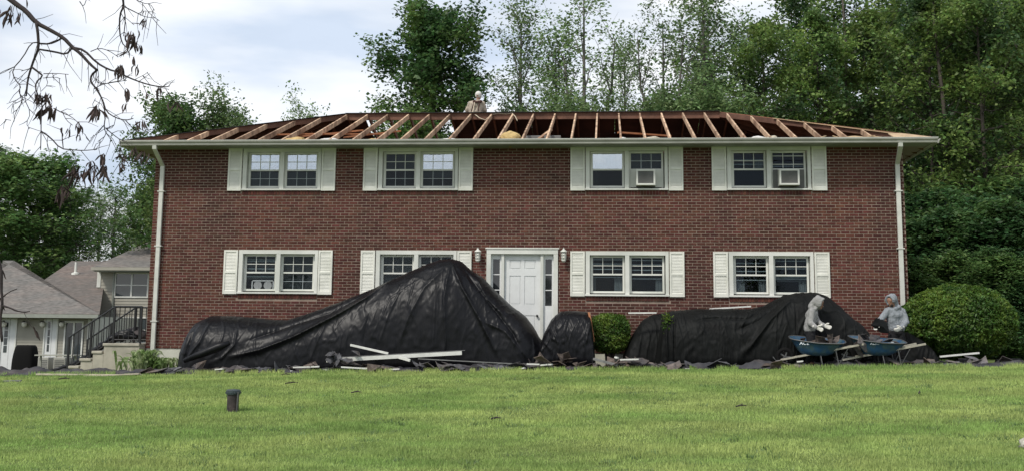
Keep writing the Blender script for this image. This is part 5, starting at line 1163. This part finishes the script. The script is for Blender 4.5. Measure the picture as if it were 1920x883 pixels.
# left side
tree('round', 25, 44, 262, 'big round dark green tree at the far left above the low house', LG, .3, 1.35)
tree('big', -40, 50, 250, 'tree cut off by the left edge behind the low house', LG, 1.0, 1.2)
tree('big', 95, 52, 300, 'dark tree behind the vent pipe, right of the big round one', LG, 2.0, .9)
tree('tall', 140, 58, 345, 'slim dark tree behind the brown roof', LG, .6, .8)
tree('tall2', 60, 60, 380, 'dark tree low behind the first two left trees', LG, 1.6, 1.1)
tree('sparse', 205, 55, 335, 'loose pale tree left of the downspout, behind the two-storey house', LG, 1.0, 1.25)
tree('sparse', 175, 58, 350, 'thin pale tree above the brown roof ridge', LG, 2.7, 1.2)
tree('round', 282, 48, 318, 'light green tree touching the left corner of the brick house', LG, 1.1, .85)
tree('tall', 238, 62, 372, 'dark tree low behind the two-storey house', LG, 2.9, 1.0)
tree('round', 312, 24, 152, 'round tree rising behind the left end of the bare roof', TG2, 2.1, .78)
tree('sap', 395, 25, 170, 'smaller leafy crown at the right of the round tree behind the left roof end', TG2, .5, .8)
tree('sap', 553, 22, 196, 'small light green treetop peeking over the left part of the roof', TG2, 1.9, .62)
# behind the roof
tree('big', 806, 15.5, -45, 'large dark leafy tree behind the roofer', TG2, 2.6, .92)
tree('sap', 775, 14, 200, 'green bush seen through the gap in the roof boards', BG, .8, .8)
tree('sparse', 975, 19, -30, 'slender forked grey tree right of the roofer', TG2, .4, .9)
tree('sparse2', 1095, 21, -60, 'many-stemmed pale tree rising over the middle of the roof', TG2, 1.2, 1.0)
tree('thin', 1045, 24, 20, 'thin straight tree between the forked and the many-stemmed tree', TG2, 2.2, 1.0)
tree('sparse', 1172, 27, 40, 'pale airy tree just right of the many-stemmed tree', TG2, 3.6, .7)
tree('sparse2', 1250, 20, -60, 'leaning bare-stemmed tree above the right half of the roof', TG2, 4.3, .85)
tree('sparse', 1330, 20, -70, 'grey tree with twisted trunk above the right half of the roof', TG2, 5.1, 1.0)
for i, (px, y, top, rz, wd) in enumerate(((960, 17, 196, 1, .8), (1040, 17, 178, 2, .9), (1085, 15.5, 184, .4, 1.), (1138, 17, 180, 3, .9), (1235, 16, 172, 4, .9), (1290, 17, 150, 5, 1.), (1345, 15.5, 160, 2.5, 1.))):
    tree('sap', px, y, top, 'yellow green sapling just above the ridge, number of saplings counted from the roofer: '+['first', 'second', 'third', 'fourth', 'fifth', 'sixth', 'seventh'][i] if False else ['sapling over the ridge right beside the roofer', 'sapling over the ridge, second from the roofer', 'sapling over the ridge, third from the roofer', 'sapling over the ridge, fourth from the roofer', 'sapling over the ridge below the leaning stems', 'sapling over the ridge left of the twisted trunk', 'sapling over the ridge under the twisted trunk'][i], BG, rz, wd)
# right woodland
spots = [('sparse2', 1385, 23, -40, 0.2, .9), ('tall2', 1440, 19, -30, 1.1, .75), ('tall', 1495, 25, -60, 2.0, .9), ('tall2', 1545, 20, -50, 3.1, .75), ('tall', 1600, 27, -60, .9, .9), ('tall2', 1650, 22, -50, 4.0, .85), ('tall', 1705, 30, -80, 5.0, 1.), ('tall2', 1760, 18, -90, 1.7, .8), ('tall', 1805, 26, -90, 2.6, 1.), ('tall2', 1860, 17, -100, .5, .8), ('tall', 1915, 24, -90, 3.3, 1.), ('tall2', 1960, 18, -90, 2.2, .9),
         ('tall2', 1420, 40, 130, 2.5, .7), ('tall', 1510, 42, 120, 1.5, .7), ('tall2', 1600, 42, 130, .4, .7), ('tall', 1690, 44, 20, 3.9, 1.), ('tall2', 1780, 42, -30, 5.5, 1.3), ('tall', 1870, 42, -30, .1, 1.3), ('tall2', 1950, 42, -30, 1.1, 1.3), ('tall', 1340, 42, 60, 1.1, 1.1)]
words = ['leftmost tree of the right-hand woodland, dark and tall', 'dark tree behind the right hip of the roof', 'tall tree above the right window column', 'bushy dark tree above the far right rafters', 'tall dark tree left of the right roof corner', 'leafy tree over the right roof corner', 'tall dark tree just right of the roof corner', 'broad tree with bright leaves at the upper right', 'tall dark tree left of the last two woodland trees', 'leafy tree hanging over the round bush', 'tall tree at the right edge of the picture', 'tree cut off by the right edge of the picture']
for i, (p, px, y, top, rz, wd) in enumerate(spots):
    lab = words[i] if i < len(words) else 'far woodland tree in the back row: '+['behind the right hip', 'behind the right window column', 'behind the far right rafters', 'behind the roof corner', 'behind the broad bright tree', 'behind the round bush', 'at the right edge', 'behind the twisted trunk'][i-len(words)]
    tree(p, px, y, top, lab, RG_, rz, wd)
for i, (px, y, lean_) in enumerate(((1790, 17.5, .3), (1850, 21, 1.2), (1592, 22, 2.), (1655, 24, 3.), (1888, 19, .2))):
    x = at(px, y); m_ = MB(); z0 = zg_(x, y); P = [(x+.34*math.sin(k*.9+i*1.7)*(k/6)-.06*k*(i % 2), y+.1*math.sin(k+i), z0+k*2.6) for k in range(7)]; m_.tube(P, [(.13 if i == 0 else .10)*(1-.10*k) for k in range(7)], 8)
    t = thing('bare_trunk', (x, y, z0), ['rough grey trunk standing right of the roof corner', 'dark trunk between the grey trunk and the right edge', 'slim grey trunk above the far right rafters', 'slim trunk above the right roof corner', 'black trunk nearest the right edge'][i], 'tree', RG_)
    tr = m_.build('trunk', 'bark', t, smooth=True); m_ = MB(); rr = random.Random(i)
    for k in range(7):
        zz = z0+4+k*1.6; a = rr.uniform(0, 6.28); L_ = rr.uniform(1., 2.2); m_.tube([(x, y, zz), (x+math.cos(a)*L_*.5, y+math.sin(a)*L_*.5, zz+L_*.35), (x+math.cos(a)*L_, y+math.sin(a)*L_, zz+L_*.9)], [.032, .02, .008], 4)
    m_.build('branch', 'bark', t)
us = [(1715, 9, 395, 'first layered shrub tree right of the downspout'), (1745, 11, 340, 'tall layered shrub tree behind the first one'), (1790, 8.5, 372, 'layered shrub tree under the grey trunk'), (1840, 10, 352, 'layered shrub tree above the round bush'), (1890, 8, 355, 'layered shrub tree right above the round bush'), (1930, 10, 330, 'layered shrub tree at the right edge'), (1725, 6.5, 470, 'low layered shrub beside the downspout'), (1800, 6.2, 455, 'low layered shrub left above the round bush'), (1868, 6.5, 450, 'low layered shrub right behind the round bush'), (1925, 6, 470, 'low layered shrub touching the right edge'), (1770, 12, 330, 'layered shrub tree left behind the grey trunk'), (1895, 13, 310, 'layered shrub tree before the black trunk')]
for i, (px, y, top, lab) in enumerate(us): tree('under', px, y, top, lab, UG, i*1.3, 1.05)
# unseen trees added behind the camera, kept low so only lower panes mirror dark
for i, (x, y, s) in enumerate(((-35, -64, 1.), (-24, -66, 1.), (-13, -66, 1.), (-3, -68, 1.), (9, -66, 1.), (20, -66, 1.), (-30, -52, 1.), (-19, -56, .8), (-8, -60, 1.0), (3, -58, .7), (14, -60, 1.1), (26, -54, .9), (-42, -50, 1.1), (38, -50, 1.))):
    plant_tree(PR['tall2' if i % 2 else 'tall'], (x, y, -1.4), i*1.1, s*.48, 'added unseen tree behind the camera, darkening the lower window reflections', 'unseen trees added for the window reflections', .9)
# clipped shrubs
def clipped(name, c, rad, n, lsize, mt, label, shell=.16, seed=3, rough=.05, power=2.):
    rg = np.random.default_rng(seed); t = thing(name, (c[0], c[1], float(G(c[0], c[1]))), label, 'shrub')
    d = rg.normal(0, 1, (n, 3)); d /= np.linalg.norm(d, axis=1)[:, None]; pw = (np.abs(d[:, 0])**power+np.abs(d[:, 1])**power+np.abs(d[:, 2])**power)**(-1/power)
    az = np.arctan2(d[:, 1], d[:, 0]); el = d[:, 2]; b = fbm(az*2.6+9, el*5+3, 4, seed)-.5; b2 = fbm(az*9+9, el*17+3, 2, seed+1)-.5
    r = pw*(1+b*rough*2+b2*rough*2.0)-np.abs(rg.normal(0, shell, n))
    C = np.array(c)+d*np.array(rad)*r[:, None]; k = C[:, 2] > float(G(c[0], c[1]))+.02; C, d = C[k], d[k]
    link('foliage', leaf_mesh('foliage', C, lsize, mt, flat=.9, asp=.42, seed=seed, normal=d, nb=1.2), t)
    m = MB()
    for k in range(14):
        a = rg.random()*6.28; e = rg.random()*.9+.1; q = np.array(c)+np.array(rad)*np.array([math.cos(a)*math.cos(e), math.sin(a)*math.cos(e), math.sin(e)])*.72; m.tube([(c[0]+.05*math.cos(a), c[1]+.05*math.sin(a), float(G(c[0], c[1]))-.05), tuple((np.array([c[0], c[1], c[2]-rad[2]*.4])+q)/2), tuple(q)], [.035, .02, .008], 4)
    m.build('stem', 'bark', t); return t
yb_ = -.9; cb = W(1797, 606, yb_); rx = (W(1902, 606, yb_)[0]-W(1692, 606, yb_)[0])/2; rz_ = (W(1797, 533, yb_)[2]-W(1797, 668, yb_)[2])/2
clipped('round_bush', (cb[0], yb_, float(W(1797, 603, yb_)[2])), (rx*1.0, 1.15, rz_*1.02), 52000, .078, 'yew', 'big round clipped dark green bush at the right corner of the house', power=2.15, seed=4, rough=.055, shell=.085)
yb_ = -.85; cb = W(1143, 620, yb_); clipped('box_bush', (cb[0], yb_, float(W(1143, 624, yb_)[2])), (.49, .48, .46), 12000, .055, 'box', 'small green box bush right of the door between two tarps', power=2.7, seed=8, rough=.09)
# sprig poking through the long tarp
p = W(1251, 606, -2.08); t = thing('shrub_sprig', tuple(p), 'small green sprig poking through the long black tarp', 'shrub'); rg = np.random.default_rng(2); C = np.array(p)+rg.normal(0, 1, (420, 3))*np.array([.045, .05, .14]); link('foliage', leaf_mesh('foliage', C, .05, 'box', seed=5), t)
MB().tube([tuple(p-np.array([0, 0, .4])), tuple(p+np.array([0, 0, .1]))], .008, 4).build('stem', 'bark', t)
# long-leaved plant at the left corner of the house
def hosta():
    c = W(278, 683, -.95); t = thing('leafy_plant', (c[0], -.95, float(G(c[0], -.95))), 'bright green arching-leaved plant at the left corner of the brick house', 'plant'); rg = random.Random(4)
    for k in range(230):
        cx = c[0]+rg.gauss(.05, .30); cy_ = -.95+rg.gauss(0, .16); a = rg.uniform(0, 6.28); L_ = rg.uniform(.28, .62)*(1.15 if cx < c[0] else .8); h = rg.uniform(.25, .66)*(1.2 if cx < c[0]+.05 else .75); w = rg.uniform(.020, .050)
        z0 = float(G(cx, cy_)); m = MB(); dx, dy = math.cos(a), math.sin(a); pts = []
        for j in range(6):
            u = j/5; x = cx+dx*L_*.62*u; y = cy_+dy*L_*.62*u; z = max(z0+h*(1.9*u-1.35*u*u)+.02, z0+.01); ww = w*math.sin(math.pi*min(.97, u*.85+.12)); pts += [(x-dy*ww, y+dx*ww, z+ww*.5), (x, y, z), (x+dy*ww, y-dx*ww, z+ww*.5)]
        f = []
        for j in range(5): f += [(3*j, 3*j+1, 3*j+4, 3*j+3), (3*j+1, 3*j+2, 3*j+5, 3*j+4)]
        m.poly(pts, f); m.build('leaf', 'hosta', t, smooth=True)
hosta()
# ------------------------------------------------------------------ branch hanging into the picture
YB = -16.7
br = thing('hanging_branch', tuple(W(16, -10, YB)), 'bare dark branch with withered leaves hanging in at the upper left', 'branch')
K = 1/2.208
def BP(pts, dy=0., dy2=None):
    n = len(pts); return [W(x*K, y*K, YB+dy+((dy2 if dy2 is not None else dy)-dy)*i/max(1, n-1)) for i, (x, y) in enumerate(pts)]
def smooth_line(P, it=1):
    for _ in range(it):
        Q = [P[0]]
        for a, b_ in zip(P[:-1], P[1:]): Q += [a*.75+b_*.25, a*.25+b_*.75]
        Q.append(P[-1]); P = Q
    return P
BR = [([(-420, -330), (-260, -190), (-110, -105), (20, -18), (75, 25), (105, 45), (150, 97), (205, 125), (262, 157), (300, 198), (335, 225), (375, 270), (402, 292)], 7.2, 2.3, 0),
 ([(300, 198), (348, 208), (400, 262), (450, 290), (490, 300), (530, 322), (590, 345), (640, 358), (685, 362), (702, 358)], 2.3, .9, .15), ([(402, 292), (378, 312), (374, 340), (398, 368), (425, 415), (440, 465), (480, 490), (520, 500), (552, 492)], 2.2, .8, .1),
 ([(425, 415), (437, 480), (430, 530), (442, 560), (405, 588)], 1.3, .6, .1), ([(440, 535), (470, 560), (500, 582), (495, 622), (498, 690)], 1., .5, .1), ([(520, 500), (556, 540), (600, 562)], 1., .5, .1),
 ([(150, 97), (156, 130), (160, 185), (156, 212), (140, 250), (128, 285), (115, 330), (108, 400)], 3.0, 1.6, -.05), ([(160, 182), (205, 184), (240, 170), (262, 155)], 1.7, 2.0, .0), ([(162, 206), (225, 216), (275, 228), (298, 200)], 1.8, 2.0, .05),
 ([(158, 177), (128, 180), (95, 240), (50, 290), (60, 330), (88, 358), (75, 382), (100, 412), (62, 470), (58, 505)], 1.3, .7, -.1), ([(50, 290), (38, 302)], .8, .4, -.1), ([(132, 280), (165, 305), (178, 316), (146, 345), (150, 385), (175, 420), (170, 500), (170, 560), (168, 622)], 2.0, .9, -.1),
 ([(180, 307), (230, 305), (284, 310)], .9, .5, .0), ([(178, 325), (230, 320), (250, 328)], .7, .35, .05), ([(112, 360), (98, 405), (128, 470), (108, 512), (122, 535)], 1., .5, .05), ([(100, 412), (60, 432), (52, 436)], .9, .4, .0), ([(128, 285), (88, 296)], 1.1, .5, .1),
 ([(222, 450), (260, 470), (292, 482), (330, 515)], 1.1, .5, .1), ([(260, 470), (275, 500), (300, 520)], .6, .3, .1), ([(170, 545), (208, 570), (250, 617), (300, 622), (345, 625), (402, 620)], 1.5, .7, .0), ([(262, 618), (256, 570), (258, 530)], .9, .5, .0), ([(300, 624), (322, 680), (300, 730), (272, 790)], .8, .45, .0),
 ([(348, 625), (380, 575), (388, 560)], .5, .3, .0), ([(400, 292), (395, 340), (430, 350), (470, 340), (525, 335)], 1., .6, .2), ([(375, 215), (412, 200), (452, 212), (490, 238)], 1., .5, -.1), ([(402, 262), (410, 330), (400, 380)], .8, .4, .0),
 ([(180, -330), (360, -230), (480, -110), (508, -15), (512, 28), (496, 62), (494, 130), (505, 180), (520, 195)], 3.6, .8, .3), ([(512, 28), (520, 80), (512, 152)], 1.4, .8, .3), ([(512, 28), (548, 46), (580, 62), (602, 72), (640, 76)], 1.3, .4, .35), ([(545, -10), (590, 15), (622, 18), (640, 45)], 1., .35, .3), ([(590, 15), (592, 48)], .8, .5, .3), ([(520, 75), (555, 105)], .6, .3, .3), ([(590, 18), (622, 62), (660, 88)], .5, .25, .3),
 ([(330, 8), (346, 32), (362, -12)], 1.0, .7, .1), ([(388, 370), (420, 352), (455, 345), (500, 338)], 1.0, .6, .25), ([(590, 345), (612, 405)], .5, .3, .1), ([(640, 358), (700, 372)], .5, .25, .1), ([(405, 470), (380, 440), (395, 410)], .8, .5, .1),
 ([(560, 330), (600, 310), (612, 300)], .7, .3, .2), ([(480, 485), (470, 530), (440, 535)], .6, .3, .1), ([(45, 500), (20, 495)], .5, .3, .0), ([(170, 380), (200, 350), (190, 320)], .5, .3, .1), ([(420, 690), (395, 745), (370, 785)], .7, .4, .0), ([(255, 530), (262, 610)], .6, .5, 0)]
U = 2158/12.3   # pixels per metre at the branch
lw = []
for pts, w0, w1, dy in BR:
    P = smooth_line([np.array(p) for p in BP(pts, dy, dy+random.uniform(-.1, .1))], 1); n = len(P); m = MB(); m.tube([tuple(p) for p in P], [max(.0035, (w0+(w1-w0)*i/(n-1))/U) for i in range(n)], 6 if w0 > 1.2 else 4)
    m.build('limb' if w0 > 1.9 else 'twig', 'twig', br, smooth=True); lw.append((P, w1))
# fine side twigs
rr = random.Random(12)
for P, w1 in lw:
    for k in [q for q in range(2, len(P)-1, 2)]*2:
        if rr.random() < .72:
            d = P[k+1 if k+1 < len(P) else k]-P[k-1]; d = d/np.linalg.norm(d); a = rr.choice((-1, 1))*rr.uniform(.5, 1.2); c_, s_ = math.cos(a), math.sin(a); e = np.array([d[0]*c_-d[2]*s_, rr.uniform(-.3, .3), d[0]*s_+d[2]*c_-.25]); L_ = rr.uniform(.06, .26)
            p1 = P[k]+e*L_*.5; p2 = p1+(e+np.array([rr.uniform(-.5, .5), 0, rr.uniform(-.6, .2)]))*L_*.5; MB().tube([tuple(P[k]), tuple(p1), tuple(p2)], [.0046, .0036, .0022], 3).build('twig', 'twig', br)
LM = []
for k in range(5):
    rr = random.Random(k+7); V = []; F = []; n = 7; cu_ = rr.uniform(1.5, 3.5); tw = rr.uniform(-1.2, 1.2)
    for j in range(n):
        u = j/(n-1); w = .5*math.sin(math.pi*min(1, u*.9+.06))**.8*(.55+.3*rr.random()); z = -u; cx = .12*math.sin(u*cu_+k); a = tw*u
        for s_ in (-1, -.5, 0, .5, 1): y = .22*w*(abs(s_)**1.5)*1.6; x = s_*w*.34; V.append((cx+x*math.cos(a)-y*math.sin(a), x*math.sin(a)+y*math.cos(a)+.06*math.sin(u*5), z+.05*rr.uniform(-1, 1)*abs(s_)))
    for j in range(n-1):
        for i in range(4): F.append((j*5+i, j*5+i+1, (j+1)*5+i+1, (j+1)*5+i))
    LM.append(mesh('leaf', V, F, 'dead_leaf', True))
CL = [(40, 50, 5, 80, 18), (78, 52, 3, 60, 10), (48, 24, 2, 45, 8), (112, 0, 1, 42, 3), (0, 45, 2, 50, 4), (150, 385, 4, 55, 14), (185, 395, 8, 70, 26), (205, 440, 8, 80, 24), (170, 450, 5, 60, 14), (208, 392, 3, 45, 8), (322, 518, 5, 50, 14), (285, 535, 2, 50, 6), (256, 530, 1, 55, 3), (330, 560, 3, 35, 8), (398, 440, 6, 80, 16), (412, 455, 5, 70, 14), (522, 375, 4, 60, 10), (520, 430, 3, 45, 8), (530, 400, 2, 45, 6), (495, 275, 6, 75, 14),
      (540, 140, 7, 75, 26), (560, 150, 6, 75, 24), (572, 190, 3, 45, 14), (525, 205, 2, 60, 4), (600, 85, 4, 50, 14), (592, 50, 3, 25, 10), (552, 235, 2, 50, 6), (568, 272, 3, 50, 10), (472, 235, 1, 35, 3), (664, 362, 3, 60, 8), (578, 500, 5, 60, 20), (305, 700, 6, 90, 18), (312, 690, 4, 70, 12), (368, 700, 6, 80, 16), (375, 670, 3, 60, 8), (425, 640, 6, 80, 14), (428, 690, 5, 80, 14), (500, 680, 4, 50, 12), (498, 640, 1, 60, 3), (515, 640, 4, 50, 12), (555, 615, 4, 55, 14), (590, 630, 5, 70, 14), (402, 690, 4, 45, 14), (340, 715, 2, 40, 6), (268, 770, 5, 75, 18), (240, 800, 3, 80, 12), (285, 790, 3, 60, 12), (612, 380, 1, 40, 4), (700, 420, 1, 60, 3), (732, 425, 3, 60, 8)]
for x, y, n, ln, sp in CL:
    for k in range(int(n*1.4+.5)):
        p = W((x+rr.gauss(0, sp*.45))*K, (y+rr.gauss(0, sp*.3))*K, YB+rr.uniform(-.12, .12)); o = bpy.data.objects.new('leaf', rr.choice(LM)); COL.objects.link(o); o.parent = br; o.matrix_parent_inverse = Matrix.Translation(br.location).inverted()
        s = ln*K/U*rr.uniform(.55, 1.05); o.location = tuple(p); o.scale = (s*.72, s*.72, s); o.rotation_euler = (rr.gauss(0, .2), rr.gauss(0, .38), rr.uniform(0, 6.28))
# second branch low at the left edge
b2 = thing('hanging_branch', tuple(W(-6, 500, YB)), 'dark knobbly branch tip with one dangling dead leaf at the left edge', 'branch')
for pts, w0, w1 in (([(-12, 470), (3, 500), (2, 540), (5, 565), (0, 600), (4, 640)], 3.2, 2.2), ([(0, 560), (18, 546), (32, 541)], 1.4, .8), ([(3, 572), (20, 577), (30, 582), (45, 585), (56, 583)], 2., 1.0), ([(-5, 560), (8, 556), (14, 548)], 1.2, .6), ([(45, 585), (52, 600), (60, 613)], .5, .4)):
    P = smooth_line([np.array(W(x, y, YB+.2)) for x, y in pts], 1); n = len(P); MB().tube([tuple(p) for p in P], [(w0+(w1-w0)*i/(n-1))/U*(1+.15*math.sin(i*2.)) for i in range(n)], 6).build('twig', 'twig', b2, smooth=True)
for px, py, s in ((60, 612, 26), (66, 620, 22), (2, 505, 22), (-2, 560, 26)):
    p = W(px, py, YB+.2); o = bpy.data.objects.new('leaf', LM[1]); COL.objects.link(o); o.parent = b2; o.matrix_parent_inverse = Matrix.Translation(b2.location).inverted(); o.location = tuple(p); o.scale = (s/U*.7,)*2+(s/U,); o.rotation_euler = (.1, -.5, .4)

# twigs and scraps dropped on the lawn
rr = random.Random(99)
for px, py, l, a, lab in ((547, 728, .16, .9, 'dark stick lying on the lawn below the white trim boards'), (535, 706, .10, .2, 'tiny dark twig on the lawn near its top edge'), (668, 745, .10, .1, 'tiny dark twig in the middle of the lawn'), (120, 712, .12, .2, 'small dark twig on the lawn by the pale boards'), (1390, 770, .10, .5, 'small dark twig on the right part of the lawn'), (1725, 752, .12, 1.2, 'small dark twig on the lawn below the round bush'), (930, 790, .08, .3, 'small dark twig on the lawn below the white door')):
    y = float(np.interp(py, [700, 730, 770, 820, 883], [-3.8, -6.2, -9.7, -12.6, -14.7])); p = W(px, py, y); z = float(G(p[0], y))+.03
    dx, dy = math.cos(a)*l, math.sin(a)*l
    m = MB(); m.tube([(p[0]-dx, y-dy, z), (p[0], y+.02, z+.02), (p[0]+dx, y+dy, z+.012)], [.012, .014, .006], 5); m.tube([(p[0], y, z+.015), (p[0]+dx*.3, y+.05, z+.05)], [.008, .004], 4); tag(m.build('stick', 'twig'), lab, 'stick')
def clumps():   # coarse dark tufts in the mown grass
    n0 = 260; V = []; rg = np.random.default_rng(3); n = 0; Vs = []
    d = 12.5+12.5*rg.random(n0); cy = CAM[1]+d; cx = CAM[0]-.0823*d+(rg.random(n0)*2-1)*d*.46
    for x, y in zip(cx, cy):
        if y > -3.7: continue
        k = rg.integers(14, 40); r = rg.uniform(.05, .14); bx = x+rg.normal(0, r, k); by = y+rg.normal(0, r*.8, k); h = rg.uniform(.03, .07, k); w = rg.uniform(.006, .012, k); a = rg.random(k)*3.14
        z = G(bx, by)-.003; v = np.empty((k, 3, 3)); v[:, 0] = np.stack([bx-np.cos(a)*w, by-np.sin(a)*w, z], 1); v[:, 1] = np.stack([bx+np.cos(a)*w, by+np.sin(a)*w, z], 1); v[:, 2] = np.stack([bx+rg.normal(0, .03, k), by+rg.normal(0, .03, k), z+h], 1); Vs.append(v)
    V = np.concatenate(Vs).reshape(-1, 3); o = link('weeds', mesh('weeds', V, np.arange(len(V)).reshape(-1, 3), 'leaf_pale', False)); tag(o, 'scattered darker weed tufts standing in the mown lawn', 'weeds', kind='stuff')
clumps()
def fringe():   # long unmown blades along the litter
    n = 16000; rg = np.random.default_rng(8); x = rg.uniform(-14, 14, n); y = -3.22+.10*rg.normal(0, 1, n)+.12*np.sin(x*2.3)*np.cos(x*.9); k = fbm(x*2.1, x*0+3, 3, 6) > .42; x, y = x[k], y[k]; n = len(x)
    h = rg.uniform(.04, .13, n); w = rg.uniform(.004, .009, n); z = G(x, y)-.003; v = np.empty((n, 3, 3)); v[:, 0] = np.stack([x-w, y, z], 1); v[:, 1] = np.stack([x+w, y, z], 1); v[:, 2] = np.stack([x+rg.normal(0, .03, n), y+rg.normal(0, .03, n), z+h], 1)
    o = link('long_grass', mesh('long_grass', v.reshape(-1, 3), np.arange(n*3).reshape(-1, 3), 'grass', False, rg.random(n))); tag(o, 'longer uncut grass fringe where the lawn meets the litter', 'grass', kind='stuff')
fringe()
